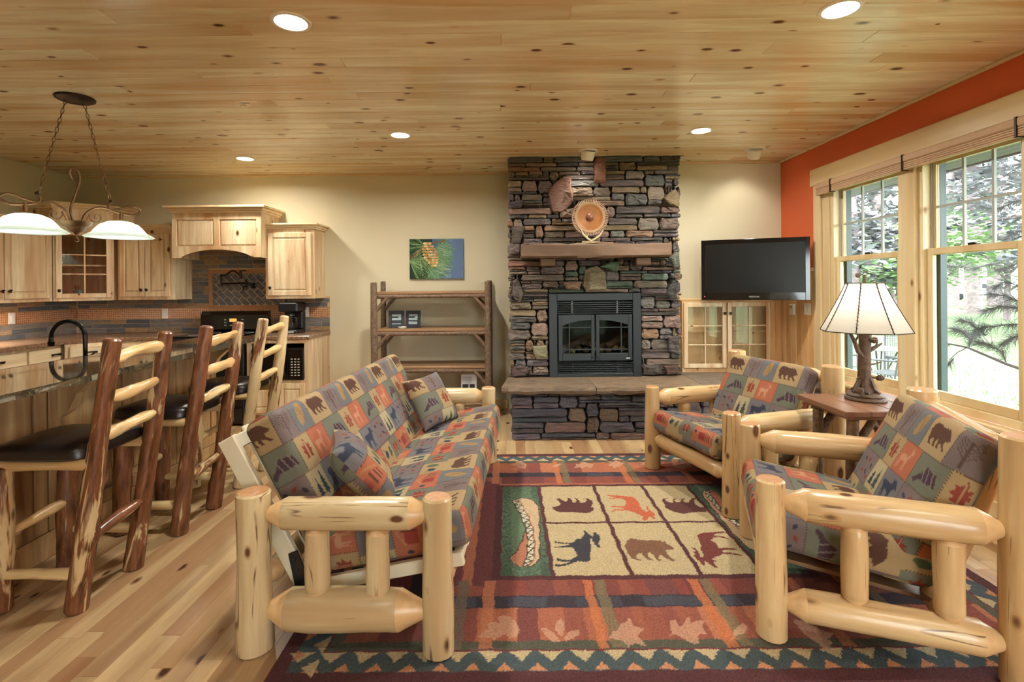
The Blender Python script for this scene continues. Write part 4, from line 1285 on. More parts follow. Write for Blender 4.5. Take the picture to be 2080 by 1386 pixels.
# back section: local x (print top -> bottom) runs down the back
dx, dz = math.sin(tb), -math.cos(tb)          # direction downwards along the back
n = Vector((math.cos(tb), 0, math.sin(tb)))     # face direction
cx = Vector((-.885, 0, .80)) + Vector((dx, 0, dz)) * .335 + n * .12
cushion('back_section', .71, 1.90, .165, .045, .0058, .02, .03, mat_, .010, (cx.x, 1.07, cx.z), (0, math.atan2(-dz, dx), 0))
ang = math.atan2(.115, .555)
cs = Vector((-.185, 0, .264)) + Vector((-math.sin(ang), 0, math.cos(ang))) * .112
cushion('seat_section', .635, 1.92, .165, .045, .0058, .15, .27, mat_, .010, (cs.x, 1.07, cs.z), (0, -ang, 0))

tag(pillow('throw_pillow', (-.734, 3.55, .765), (.197, .30, .02), (.17, -.10, -.32), .13, .46, .14), 'square tapestry throw pillow at the far end of the sofa', 'pillow', 'sofa throw pillows')
tag(pillow('throw_pillow', (-.722, 2.10, .745), (-.10, .31, .01), (.235, .075, -.28), .15, .17, .02), 'square tapestry throw pillow beside the near sofa arm', 'pillow', 'sofa throw pillows')

# ------------------------------------------------------------------ log armchairs
def make_chair(label):
    ch = thing('log_armchair', label, 'armchair frame', group='log armchairs')
    lm = M['log_pine']
    for s, sd in ((-1, 0), (1, 40)):
        y = s * .435
        log('front_post', (0, y, .011), (0, y, .642), .060, lm, ch, seed=sd + 401, r1=.054, rough=.035)
        log('rear_post', (.79, y, .011), (.79, y, .885), .074, lm, ch, seed=sd + 402, r1=.066, rough=.03)
        log('arm_log', (.045, y, .553), (.735, y, .553), .064, lm, ch, (.075, .028), (.075, .022), sd + 403)
        log('lower_rail', (.045, y, .158), (.735, y, .158), .060, lm, ch, (.075, .025), (.075, .022), sd + 404)
        log('spindle', (.285, y, .195), (.285, y, .515), .045, lm, ch, (.035, .022), (.03, .022), sd + 405)
        log('spindle', (.575, y, .195), (.575, y, .515), .047, lm, ch, (.04, .024), (.03, .022), sd + 406)
    log('front_rail', (.01, -.385, .25), (.01, .385, .25), .052, lm, ch, (.07, .022), (.07, .022), 480, rough=.05)
    log('back_rail', (.785, -.37, .80), (.785, .37, .80), .048, lm, ch, (.07, .022), (.07, .022), 481, rough=.05)
    log('seat_back_rail', (.60, -.40, .175), (.60, .40, .175), .045, lm, ch, (.03, .02), (.03, .02), 482)
    for s in (-.27, .27):
        log('back_support', (.575, s, .16), (.79, s, .80), .044, lm, ch, (.03, .02), (.03, .02), 483 + int(s * 10))
    MB().box(.06, .58, -.31, .31, -.008, .008, .002).build('seat_deck', M['shelf_wood'], ch, (0, 0, .272), (0, math.radians(7.5), 0))
    return ch
chairs = []
c1 = make_chair('golden log armchair nearest the fireplace, beside the hearth')
c1.location = (1.235, 3.53, 0); c1.rotation_euler = (0, 0, math.radians(16.5))
c2 = copy_tree(c1)
c2['label'] = 'golden log armchair in the right foreground with tall rear post'
c2.location = (1.2, 2.4575, 0); c2.rotation_euler = (0, 0, math.radians(-20.6))
for c, a, b in ((c1, 'on the armchair by the hearth', .0), (c2, 'on the right foreground armchair', .01)):
    Mx = Matrix.Translation(c.location) @ Matrix.Rotation(c.rotation_euler.z, 4, 'Z')
    R0 = Matrix.Rotation(c.rotation_euler.z, 4, 'Z')
    st = math.radians(7.5)
    s = cushion('seat_cushion', .64, .73, .155, .05, .0058, .47, .10, None, .012)
    s.matrix_world = Mx @ Matrix.Translation((.265, 0, .365)) @ Matrix.Rotation(st, 4, 'Y') @ Matrix.Rotation(math.pi, 4, 'Z')
    tag(s, 'patchwork tapestry seat cushion ' + a, 'cushion', 'armchair seat cushions')
    tb2 = math.radians(25.6)
    bk = cushion('back_cushion', .58, .72, .15, .045, .0058, .005, .26 + b, None, .012)
    d = Vector((-math.sin(tb2), 0, -math.cos(tb2)))
    bk.matrix_world = Mx @ Matrix.Translation((.607, 0, .592)) @ Matrix.Rotation(math.pi, 4, 'Z') @ Matrix.Rotation(math.pi / 2 - tb2, 4, 'Y')
    tag(bk, 'patchwork tapestry back cushion ' + a, 'cushion', 'armchair back cushions')

# ------------------------------------------------------------------ bar stools
def make_stool(label, tint, rng):
    s = thing('bar_stool', label, 'bar stool', group='log bar stools at the counter')
    lm, rm = M['stool_log'], M['rung_pale']
    k = rng.randint(0, 999)
    col = (tint, 0, 0, 1)
    for y in (-.175, .175):
        log('back_post', (.17, y, 0), (.345, y, 1.205), .046, lm, s, seed=k + 1 + int(y * 20), r1=.034, rough=.07, color=col, bow=.012, rings=26, knobs=6)
        log('front_leg', (-.165, y, 0), (-.15, y, .645), .046, lm, s, seed=k + 3 + int(y * 20), r1=.042, rough=.07, color=col, bow=.008, rings=18, knobs=3)
        log('side_rail', (-.19, y, .648), (.275, y, .648), .025, rm, s, (.03, .016), (.03, .016), k + 5 + int(y * 20), rough=.08)
        log('foot_rung', (-.19, y, .165 + (.04 if y > 0 else 0)), (.20, y, .165 + (.04 if y > 0 else 0)), .023, rm, s, (.03, .015), (.03, .015), k + 7 + int(y * 20), rough=.1)
    for z in (.775, .945, 1.115):
        x = .17 + .175 * z / 1.205
        log('ladder_rung', (x + .006, -.175, z - .01), (x + .006, .18, z + .02), .026, rm, s, (.06, .013), (.06, .013), k + int(z * 100), rough=.16, bow=.02, knobs=2)
    log('front_rail', (-.15, -.18, .640), (-.15, .18, .640), .022, rm, s, (.03, .015), (.03, .015), k + 31, rough=.1)
    log('back_rung', (.215, -.175, .31), (.215, .18, .35), .025, lm, s, (.04, .014), (.04, .014), k + 32, rough=.1, color=(tint + .05, 0, 0, 1))
    log('front_rung', (-.158, -.175, .33), (-.158, .18, .35), .024, rm, s, (.04, .014), (.04, .014), k + 33, rough=.1)
    # padded seat
    n = 18
    mb = MB()
    hx, hy = .225, .215
    ring = []
    def rr(t, sc):
        c, si = math.cos(t), math.sin(t)
        e = .36
        return (sc * hx * math.copysign(abs(c) ** e, c), sc * hy * math.copysign(abs(si) ** e, si))
    prof = [(.93, 0), (1.0, .012), (1.0, .045), (.95, .062), (.75, .071), (.4, .076)]
    m_ = 36
    for sc, z in prof:
        for j in range(m_):
            x, y = rr(2 * math.pi * j / m_, sc)
            mb.v.append((x, y, z))
    mb.v.append((0, 0, .078))
    for r in range(len(prof) - 1):
        for j in range(m_):
            mb.f.append((r * m_ + j, r * m_ + (j + 1) % m_, (r + 1) * m_ + (j + 1) % m_, (r + 1) * m_ + j))
    e = len(prof) - 1
    for j in range(m_): mb.f.append((e * m_ + j, e * m_ + (j + 1) % m_, len(mb.v) - 1))
    mb.f.append(tuple(range(m_))[::-1])
    mb.build('seat_pad', M['leather'], s, (.012, 0, .668), smooth=50)
    return s
srn = random.Random(6)
for i, (y, lab, tint) in enumerate(((2.44, 'log bar stool with reddish bark and dark leather seat, nearest the camera', .03), (3.15, 'dark reddish brown log bar stool with pale rungs, middle of three', -.06), (3.84, 'pale peeled log bar stool at the far end of the bar', .24))):
    s = make_stool(lab, tint, srn)
    s.location = (-2.09, y, 0)

# ------------------------------------------------------------------ end table and lamp
tb_ = thing('end_table', 'dark plank end table with bark-covered legs between the armchairs', 'table', (2.09, 2.98, 0))
TZ = .73
for k in range(4):
    a = -.28 + k * .14
    box_obj('plank', (a, a + .137, -.235, .235, TZ - .03, TZ), M['table_wood'], tb_, .004)
box_obj('apron', (-.24, .24, -.20, .20, TZ - .055, TZ - .031), M['table_wood'], tb_, .003)
for sx in (-1, 1):
    for sy in (-1, 1):
        log('leg', (sx * .20, sy * .16, .0), (sx * .19, sy * .155, TZ - .056), .034, M['bark_dark'], tb_, seed=600 + sx * 3 + sy, r1=.03, rough=.09)
        log('brace', (sx * .19, sy * .155, .50), (sx * .07, sy * .155, TZ - .056), .022, M['bark_dark'], tb_, seed=620 + sx * 3 + sy, rough=.09)

lp = thing('table_lamp', 'tree trunk table lamp with parchment shade, lit, on the end table', 'lamp', (2.115, 3.03, TZ + .001))
MB().lathe([(.0, 0), (.104, 0), (.108, .008), (.104, .018), (.095, .022), (.098, .030), (.088, .040), (.05, .052), (0, .056)], (0, 0, 0), 32).build('base', M['lamp_tree'], lp, smooth=40)
lrng = random.Random(12)
tr = MB()
pts = [(0, 0, .045), (.004, 0, .08), (.0, .004, .14), (-.006, 0, .22), (-.004, -.003, .30), (.0, 0, .37), (0, 0, .40)]
tr.tube(pts, [.058, .042, .034, .032, .031, .032, .030], 12, True, .12, lrng)
for k in range(6):
    th = k * 1.05
    tr.tube([(math.cos(th) * .075, math.sin(th) * .075, .044), (math.cos(th) * .045, math.sin(th) * .045, .062), (math.cos(th) * .02, math.sin(th) * .02, .13)], [.012, .02, .016], 6)
trunk = tr.build('trunk', M['lamp_tree'], lp, smooth=45)
def branch(pts, r0, r1): 
    m = MB(); k = len(pts)
    m.tube(pts, [r0 + (r1 - r0) * i / (k - 1) for i in range(k)], 7, True, .1, lrng)
    m.build('branch', M['lamp_tree'], lp, smooth=45)
branch([(-.015, -.01, .25), (-.055, -.02, .29), (-.08, -.025, .35), (-.10, -.03, .385), (-.125, -.03, .42)], .016, .007)
branch([(-.078, -.024, .345), (-.062, -.03, .375), (-.062, -.03, .40)], .008, .004)
branch([(.015, -.01, .29), (.05, -.02, .315), (.085, -.02, .335)], .014, .005)
branch([(.02, -.01, .21), (.055, -.015, .215), (.085, -.015, .225)], .006, .003)
branch([(.045, -.02, .31), (.052, -.03, .345), (.048, -.03, .37)], .006, .003)
branch([(-.02, 0, .14), (-.06, -.01, .125)], .006, .003)
branch([(.02, -.01, .135), (.06, -.02, .13), (.09, -.02, .125)], .006, .003)
def cone(loc, r, h, rot=(0, 0, 0)):
    m = MB()
    prof = []
    for k in range(9):
        z = h * k / 8
        e = math.sin(math.pi * min(1, .12 + .88 * k / 8)) ** .7
        prof.append((max(.001, r * e * (1.08 if k % 2 else .9)), z))
    m.lathe(prof, (0, 0, 0), 10)
    m.build('pine_cone', M['lamp_tree'], lp, loc, rot, smooth=20)
cone((-.085, -.045, .058), .02, .045, (math.radians(70), 0, .4))
cone((.045, -.03, .13), .018, .05, (0, math.radians(80), 0))
cone((.025, -.035, .34), .02, .04, (math.radians(20), 0, 0))
MB().tube([(0, 0, .39), (0, 0, .435)], .016, 12).build('socket', M['bronze'], lp, smooth=40)
SB, ST, SBZ, STZ = .232, .096, .405, .69
NS = 8
sh = MB()
rows = 8
for i in range(rows + 1):
    t = i / rows
    r = ST + (SB - ST) * (t ** 1.12)
    z = STZ + (SBZ - STZ) * t
    for j in range(NS * 4):
        th = 2 * math.pi * j / (NS * 4) + math.radians(-90)
        sec = math.pi * 2 / NS
        loc_ = ((th + math.radians(90)) % sec) - sec / 2
        rr_ = r * math.cos(sec / 2) / math.cos(loc_)
        sh.v.append((rr_ * math.cos(th), rr_ * math.sin(th), z))
for i in range(rows):
    for j in range(NS * 4):
        j2 = (j + 1) % (NS * 4)
        sh.f.append((i * NS * 4 + j, (i + 1) * NS * 4 + j, (i + 1) * NS * 4 + j2, i * NS * 4 + j2))
shade = sh.build('lamp_shade', M['lamp_shade'], lp, smooth=30)
stc = MB()
for s in range(NS):
    pts = [Vector(sh.v[i * NS * 4 + s * 4]) * 1.0 for i in range(rows + 1)]
    pts = [Vector((p.x * 1.006, p.y * 1.006, p.z)) for p in pts]
    stc.tube(pts, .0026, 5)
    for i in range(14):
        t = (i + .5) / 14 * rows
        k = int(t); p = pts[k].lerp(pts[min(rows, k + 1)], t - k)
        tan = Vector((-p.y, p.x, 0)).normalized()
        stc.tube([p - tan * .008 + Vector((0, 0, .004)), p * 1.004, p + tan * .008 - Vector((0, 0, .004))], .0012, 4)
stc.build('lacing', M['oil_bronze'], shade)
for i in (0, rows):
    pts = [Vector(sh.v[i * NS * 4 + j]) for j in range(NS * 4)]
    MB().tube(pts + [pts[0]], .003, 5).build('rim_cord', M['oil_bronze'], shade)
MB().tube([(0, 0, .68), (0, 0, .715), (.004, 0, .74)], [.006, .010, .008], 8).build('finial', M['lamp_tree'], lp)
cone((-.03, 0, .725), .014, .03, (0, math.radians(-40), 0))
MB().tube([(-.11, 0, .685), (.11, 0, .685)], .002, 5).tube([(0, -.11, .685), (0, .11, .685)], .002, 5).build('spider', M['bronze'], lp)
MB().lathe([(0, -.03), (.024, -.015), (.028, .01), (.014, .036), (0, .05)], (0, 0, 0), 14).build('bulb', M['bulb'], lp, (0, 0, .52), smooth=50)
bulb_light((0, 0, .55), LAMP_W, lp, .045)
# ------------------------------------------------------------------ kitchen
HK = M['hickory']
def pull(parent, x, y, z, kind='knob', w=.09):
    mb = MB()
    if kind == 'knob':
        mb.box(x - .012, x + .012, y - .024, y - .014, z - .016, z + .016, .004).box(x - .006, x + .006, y - .015, y, z - .006, z + .006).box(x - .016, x + .016, y - .03, y - .022, z + .004, z + .014, .003)
    else:
        mb.box(x - w / 2, x + w / 2, y - .026, y - .016, z - .004, z + .010, .003).box(x - w / 2, x - w / 2 + .010, y - .018, y, z - .012, z + .008, .002).box(x + w / 2 - .010, x + w / 2, y - .018, y, z - .012, z + .008, .002)
    return mb.build('knob' if kind == 'knob' else 'drawer_pull', M['oil_bronze'], parent)
def panel_door(parent, x0, x1, z0, z1, y, knob=None, name='door', f=.055, mat=None):
    """raised panel door whose back lies on plane y and which faces -y; mesh local to its own centre"""
    m = ((x0 + x1) / 2, y, (z0 + z1) / 2)
    a, b, c, d = x0 - m[0], x1 - m[0], z0 - m[2], z1 - m[2]
    mb = MB()
    mb.box(a, a + f, -.02, 0, c, d, .004).box(b - f, b, -.02, 0, c, d, .004).box(a + f, b - f, -.02, 0, c, c + f, .004).box(a + f, b - f, -.02, 0, d - f, d, .004)
    mb.box(a + f, b - f, -.008, 0, c + f, d - f)
    g = .012
    mb.box(a + f + g, b - f - g, -.018, -.004, c + f + g, d - f - g, .0095)
    dr = mb.build(name, mat or HK, parent, m)
    if knob: pull(dr, knob[0] - m[0], -.02, knob[1] - m[2])
    return dr
def drawer(parent, x0, x1, z0, z1, y, mat=None):
    m = ((x0 + x1) / 2, y, (z0 + z1) / 2)
    w, h = (x1 - x0) / 2, (z1 - z0) / 2
    mb = MB().box(-w, w, -.02, 0, -h, h, .006)
    dr = mb.build('drawer', mat or M['hickory_x'], parent, m)
    pull(dr, 0, -.02, 0, 'pull')
    return dr
def glass_door(parent, x0, x1, z0, z1, y, knob, f=.05, cols=2, rows=3, bars=.014):
    m = ((x0 + x1) / 2, y, (z0 + z1) / 2)
    a, b, c, d = x0 - m[0], x1 - m[0], z0 - m[2], z1 - m[2]
    mb = MB()
    mb.box(a, a + f, -.02, 0, c, d, .004).box(b - f, b, -.02, 0, c, d, .004).box(a + f, b - f, -.02, 0, c, c + f, .004).box(a + f, b - f, -.02, 0, d - f, d, .004)
    dr = mb.build('glass_door', HK, parent, m)
    MB().box(a + f, b - f, -.009, -.006, c + f, d - f).build('pane', M['cab_glass'], dr)
    for k in range(1, cols):
        xx = a + f + (b - a - 2 * f) * k / cols
        MB().box(xx - bars / 2, xx + bars / 2, -.019, -.001, c + f, d - f, .003).build('muntin', HK, dr)
    for k in range(1, rows):
        zz = c + f + (d - c - 2 * f) * k / rows
        MB().box(a + f, b - f, -.018, -.002, zz - bars / 2, zz + bars / 2, .003).build('muntin', HK, dr)
    if knob: pull(dr, knob[0] - m[0], -.02, knob[1] - m[2])
    return dr
def crown(parent, x0, x1, yf, yb, z, h=.06, out=.05, mat=None, ends=True):
    """stepped crown around front and ends of a box top; front faces -y"""
    mb = MB()
    for k, (o_, za, zb) in enumerate(((.012, 0, .3), (.026, .3, .7), (1.0 * out, .7, 1.0))):
        e = o_ if ends else 0
        mb.box(x0 - e, x1 + e, yf - o_, yb, z + za * h, z + zb * h, .003)
    return mb.build('crown', mat or M['hickory_x'], parent)
def carcass(parent, x0, x1, y0, y1, z0, z1, open_front=False, face=.04):
    mb = MB()
    if not open_front: mb.box(x0, x1, y0, y1, z0, z1, .002)
    else:
        mb.box(x0, x0 + .018, y0, y1, z0, z1).box(x1 - .018, x1, y0, y1, z0, z1).box(x0 + .018, x1 - .018, y0, y1, z0, z0 + .018).box(x0 + .018, x1 - .018, y0, y1, z1 - .018, z1).box(x0 + .018, x1 - .018, y1 - .01, y1, z0 + .018, z1 - .018)
    return mb.build('body', HK, parent)

UB, UT = 1.305, 2.07
# upper cabinet right of the range
c = thing('wall_cabinet', 'tall pale hickory wall cabinet with one raised panel door right of the hood', 'cabinet', (-2.38, 5.95, UB), 0)
carcass(c, -.27, .27, -.33, -.001, 0, UT - UB)
panel_door(c, -.235, .235, .035, .725, -.33, (-.205, .12))
crown(c, -.27, .27, -.33, -.001, UT - UB)
# back wall two door cabinet
c = thing('wall_cabinet', 'pale hickory two-door wall cabinet between corner cabinet and hood', 'cabinet', (-3.965, 5.95, UB), 0)
carcass(c, -.305, .305, -.33, -.001, 0, UT - UB)
panel_door(c, -.272, -.003, .035, .725, -.33, (-.03, .11))
panel_door(c, .003, .272, .035, .725, -.33, (.03, .11))
crown(c, -.305, .305, -.33, -.001, UT - UB, ends=False)
# left wall cabinet, faces +x
c = thing('wall_cabinet', 'pale hickory two-door wall cabinet on the left wall behind the pendant', 'cabinet', (-5.0, 4.74, UB), math.radians(90))
carcass(c, -.52, .52, -.33, -.001, 0, UT - UB)
panel_door(c, -.49, -.004, .035, .725, -.33, (-.035, .11))
panel_door(c, .004, .49, .035, .725, -.33, (.035, .11))
crown(c, -.52, .52, -.33, -.001, UT - UB, ends=False)
# diagonal corner cabinet with glazed door, taller
cc = thing('corner_cabinet', 'tall diagonal corner wall cabinet with a six-pane glass door', 'cabinet', (-5.0, 5.95, UB), 0)
h = 2.27 - UB
a, b = .33, .685          # side depth, leg length
outer = [(0, 0), (0, -b), (a, -b), (b, -a), (b, 0)]
mb = MB()
mb.prism([(x + .001, y - .001) for x, y in outer], 0, .02, lambda u, v, k: (u, v, k))
mb.prism([(x + .001, y - .001) for x, y in outer], h - .02, h, lambda u, v, k: (u, v, k))
mb.box(.001, .012, -b, -.001, .02, h - .02).box(.012, b, -.012, -.001, .02, h - .02).box(.012, a, -b, -b + .018, .02, h - .02).box(b - .018, b, -a, -.012, .02, h - .02)
mb.build('body', HK, cc)
MB().prism([(.014, -.014), (.014, -b + .03), (a - .01, -b + .03), (b - .03, -a + .01), (b - .03, -.014)], .37, .385, lambda u, v, k: (u, v, k)).build('inner_shelf', HK, cc)
ff = bpy.data.objects.new('diagonal_front', None); COL.objects.link(ff); ff.parent = cc
ff.location = ((a + b) / 2, -(a + b) / 2, 0); ff.rotation_euler = (0, 0, math.radians(45))
wd = math.hypot(b - a, b - a) / 2
MB().box(-wd, -wd + .03, -.018, 0, 0, h, .002).box(wd - .03, wd, -.018, 0, 0, h, .002).box(-wd + .03, wd - .03, -.018, 0, 0, .035, .002).box(-wd + .03, wd - .03, -.018, 0, .735, h, .002).build('face_frame', HK, ff)
glass_door(ff, -wd + .02, wd - .02, .03, .74, -.018, (-wd + .045, .11))
mb = MB()
for o_, za, zb in ((.012, 0, .018), (.028, .018, .045), (.05, .045, .065)):
    mb.prism([(0.001, -.001), (.001, -b - o_), (a + o_ * .4, -b - o_), (b + o_, -a - o_ * .4), (b + o_, -.001)], h + za, h + zb, lambda u, v, k: (u, v, k))
mb.build('crown', M['hickory_x'], cc)
mg = MB().lathe([(0, 0), (.035, 0), (.04, .09), (.036, .09), (.031, .006), (0, .006)], (0, 0, 0), 20).build('teal_cup', plain('teal_glaze', C(70, 150, 150), .25), None, (-5 + .40, 5.95 - .46, UB + .021), smooth=40)
tag(mg, 'teal cup inside the glazed corner cabinet', 'cup')

# range hood cabinet with arched valance
hd = thing('range_hood', 'pale hickory range hood cabinet with arched valance over the stove', 'range hood', (-3.107, 5.95, 1.755), 0)
hw, hdp, hh = .478, .45, .48
mb = MB()
mb.box(-hw, -hw + .02, -hdp, -.001, .0, hh).box(hw - .02, hw, -hdp, -.001, 0, hh).box(-hw + .02, hw - .02, -hdp + .02, -.001, .14, hh)
mb.build('body', HK, hd)
arch = []
n = 12
for i in range(n + 1):
    t = -1 + 2 * i / n
    arch.append((t * hw * .78, .012 + .075 * (1 - t * t) ** .8))
mb = MB()
mb.prism([(-hw, 0)] + [(-hw * .78, 0)] + arch + [(hw * .78, 0), (hw, 0), (hw, .125), (-hw, .125)], -hdp - .018, -hdp, lambda u, v, k: (u, k, v))
mb.box(-hw, -hw + .05, -hdp - .018, -hdp, .125, hh).box(hw - .05, hw, -hdp - .018, -hdp, .125, hh).box(-.03, .03, -hdp - .018, -hdp, .125, hh).box(-hw + .05, -.03, -hdp - .018, -hdp, hh - .07, hh).box(.03, hw - .05, -hdp - .018, -hdp, hh - .07, hh)
mb.build('face_frame', HK, hd)
for s in (-1, 1):
    x0, x1 = (-hw + .05, -.03) if s < 0 else (.03, hw - .05)
    MB().box(x0, x1, -hdp - .004, -hdp, .125, hh - .07).box(x0 + .012, x1 - .012, -hdp - .014, -hdp - .002, .137, hh - .082, .009).build('panel', HK, hd)
crown(hd, -hw, hw, -hdp - .018, -.001, hh, .075, .06)

# base cabinets
CT = .925
def base(name, label, loc, rot, w, items, group=None):
    b_ = thing(name, label, 'cabinet', loc, rot, group)
    mb = MB().box(-w / 2, w / 2, -.60, -.002, .10, CT - .04, .002).box(-w / 2, w / 2, -.55, -.002, 0.0, .10)
    mb.build('body', HK, b_)
    return b_
bl_ = base('base_cabinet', 'honey hickory base cabinets with drawers along the left wall', (-5.0, 4.15, 0), math.radians(90), 2.35, None)
for k in range(4):
    x0 = -1.15 + k * .56
    drawer(bl_, x0 + .012, x0 + .545, CT - .19, CT - .065, -.60)
    panel_door(bl_, x0 + .012, x0 + .545, .13, CT - .21, -.60, (x0 + .5, CT - .28))
bb_ = base('base_cabinet', 'honey hickory base cabinet left of the stove on the back wall', (-4.21, 5.95, 0), 0, .34 * 2 + .66, None)
drawer(bb_, .03, .62, CT - .19, CT - .065, -.60)
panel_door(bb_, .03, .62, .13, CT - .21, -.60, (.56, CT - .28))
br_ = thing('base_cabinet', 'hickory end cabinet holding the microwave, right of the stove', 'cabinet', (-2.395, 5.95, 0), 0)
w = .325
mb = MB()
mb.box(-w, -w + .02, -.60, -.002, 0.0, CT - .04).box(w - .02, w, -.60, -.002, 0, CT - .04).box(-w + .02, w - .02, -.6, -.002, CT - .06, CT - .04).box(-w + .02, w - .02, -.6, -.002, .44, .46).box(-w + .02, w - .02, -.02, -.002, .46, CT - .06).box(-w + .02, w - .02, -.55, -.02, 0, .10)
mb.build('body', HK, br_)
MB().box(-w, -w + .05, -.615, -.6, .10, CT - .04, .002).box(w - .05, w, -.615, -.6, .1, CT - .04, .002).box(-w + .05, w - .05, -.615, -.6, CT - .08, CT - .04, .002).box(-w + .05, w - .05, -.615, -.6, .42, .475, .002).box(-w + .05, w - .05, -.615, -.6, .10, .14, .002).build('face_frame', HK, br_)
panel_door(br_, -w + .04, -.004, .125, .43, -.615, (-.03, .36))
panel_door(br_, .004, w - .04, .125, .43, -.615, (.03, .36))
# worktops
wt = MB()
wt.box(-4.999, -4.345, 2.97, 5.948, CT - .04, CT, .006).box(-4.345, -3.515, 5.315, 5.948, CT - .04, CT, .006)
wt.prism([(-4.345, 5.315), (-4.345, 5.02), (-4.05, 5.315)], CT - .0395, CT - .0003, lambda u, v, k: (u, v, k))
tag(wt.build('worktop', M['counter_tan']), 'speckled tan worktop running along the left wall to the stove', 'worktop')
tag(box_obj('worktop', (-2.72, -2.055, 5.31, 5.948, CT - .04, CT), M['counter_tan'], None, .006), 'short speckled tan worktop under the coffee maker', 'worktop')
# diagonal front of the corner base
cb = thing('base_cabinet', 'diagonal corner base cabinet with one drawer under the worktop', 'cabinet', (-4.19, 5.155, 0), math.radians(45))
MB().box(-.205, .205, 0, .02, .1, CT - .041, .002).build('face_frame', HK, cb)
drawer(cb, -.17, .17, CT - .19, CT - .065, 0)
panel_door(cb, -.17, .17, .13, CT - .21, 0, (.13, CT - .28))

# peninsula with raised bar
BZ = 1.02
pn = thing('bar_peninsula', 'hickory panelled breakfast bar base behind the log stools', 'bar counter', (-2.46, 0, 0), 0)
MB().box(-.10, .0, .6, 4.30, 0, BZ - .03, .002).box(-.72, -.10, .6, 4.28, 0.0, CT - .04, .002).build('body', M['hickory_bar'], pn)
pf = bpy.data.objects.new('front', None); COL.objects.link(pf); pf.parent = pn
pf.location = (.001, 0, 0); pf.rotation_euler = (0, 0, math.radians(90))
for k in range(7):
    x0 = .62 + k * .525
    panel_door(pf, x0, x0 + .515, .14, BZ - .045, 0, None, 'panel', .075, M['hickory_bar'])
MB().box(.6, 4.30, -.02, 0, 0.0, .135, .004).build('kick_board', M['hickory_bar'], pf)
for yy in (1.35, 2.8, 4.15):
    MB().prism([(0, 0), (.25, 0), (.25, -.03), (.18, -.06), (.10, -.13), (.06, -.22), (.0, -.26)], -.03, .03, lambda u, v, k: (.022 + u, yy + k, BZ - .032 + v)).build('corbel', M['hickory_bar'], pn)
e0, e1 = P(0, 804, Z=BZ), P(538, 682, Z=BZ)
dirb = (e1 - e0)
def edge(y): return e0.x + dirb.x * (y - e0.y) / dirb.y
bt_ = MB()
ya, yb_ = .5, e1.y
poly = [(edge(ya), ya), (edge(yb_) - .05, yb_), (-2.56, yb_), (-2.56, ya)]
poly = [(edge(ya), ya), (edge(yb_), yb_ - .06), (edge(yb_) - .02, yb_ - .015), (edge(yb_) - .08, yb_), (-2.56, yb_), (-2.56, ya)]
k0 = len(bt_.v)
bt_.prism(poly, BZ - .03, BZ, lambda u, v, k: (u, v, k))
tag(bt_.build('granite_counter', M['granite_bar']), 'polished dark granite raised bar top', 'bar top')
tag(box_obj('worktop', (-3.20, -2.565, .6, 4.28, CT - .04, CT), M['counter_tan'], None, .006), 'sink worktop on the kitchen side of the bar', 'worktop')
# gooseneck faucet
fa = thing('kitchen_faucet', 'dark gooseneck kitchen faucet rising behind the bar top', 'faucet', (-2.78, 3.37, CT + .001))
fpts = [(0, 0, 0), (0, 0, .05)]
MB().lathe([(0, 0), (.03, 0), (.028, .02), (.018, .035), (.018, .06), (0, .06)], (0, 0, 0), 16).build('base', M['chrome_dark'], fa, smooth=40)
arc = [(0, 0, .05), (0, 0, .17)] + [(-.112 + .112 * math.cos(t), 0, .185 + .105 * math.sin(t)) for t in [math.pi * k / 14 for k in range(15)]] + [(-.224, 0, .165)]
MB().tube(arc, .013, 12).build('spout', M['chrome_dark'], fa, smooth=60)
MB().lathe([(.012, 0), (.018, .004), (.02, .03), (.014, .036), (.013, .045)], (-.224, 0, .125), 14).build('spray_head', M['chrome_dark'], fa, smooth=40)
MB().tube([(.0, .02, .04), (0, .05, .06), (0, .08, .075)], [.007, .006, .005], 8).build('lever', M['chrome_dark'], fa, smooth=50)

# ------------------------------------------------------------------ stove
rg = thing('kitchen_range', 'glossy black freestanding stove under the hood', 'stove', (-3.115, 5.95, 0))
MB().box(-.378, .378, -.655, -.02, .02, CT - .01, .004).build('body', M['black_satin'], rg)
MB().box(-.38, .38, -.67, -.07, CT - .009, CT + .004, .006).build('cooktop', M['black_gloss'], rg)
MB().box(-.37, .37, -.672, -.656, .20, CT - .11, .004).build('oven_door', M['black_gloss'], rg)
MB().box(-.28, .28, -.674, -.6725, .32, .66).build('oven_window', M['screen'], rg)
MB().tube([(-.33, -.715, .79), (.33, -.715, .79)], .012, 10).box(-.34, -.31, -.715, -.672, .78, .80).box(.31, .34, -.715, -.672, .78, .80).build('oven_handle', M['black_satin'], rg, smooth=40)
MB().box(-.37, .37, -.672, -.656, .04, .185, .004).build('storage_drawer', M['black_gloss'], rg)
bp = MB()
prof = [(-.10, 0), (-.12, .03), (-.112, .19), (-.085, .235), (-.03, .235), (-.03, 0)]
bp.prism(prof, -.38, .38, lambda u, v, k: (k, u, CT + .004 + v))
back = bp.build('control_panel', M['black_gloss'], rg)
MB().box(-.05, .03, -.1195, -.116, .12, .155).build('clock_display', M['display'], back, (0, 0, CT))
mb = MB()
for k in range(4):
    for j in range(3):
        if 1 <= k <= 2 and j > 0: continue
        mb.box(-.13 + k * .065, -.105 + k * .065, -.1205, -.1165, .075 + j * .032, .083 + j * .032)
mb.build('touch_labels', M['track_grey'], back, (0.02, 0, CT))
for x, y, r in ((-.19, -.22, .085), (.19, -.22, .075), (-.19, -.5, .075), (.19, -.5, .1)):
    MB().lathe([(r, 0), (r + .004, .0012), (r + .008, 0)], (x, y, CT + .0045), 32, True).build('burner_ring', M['track_grey'], rg)

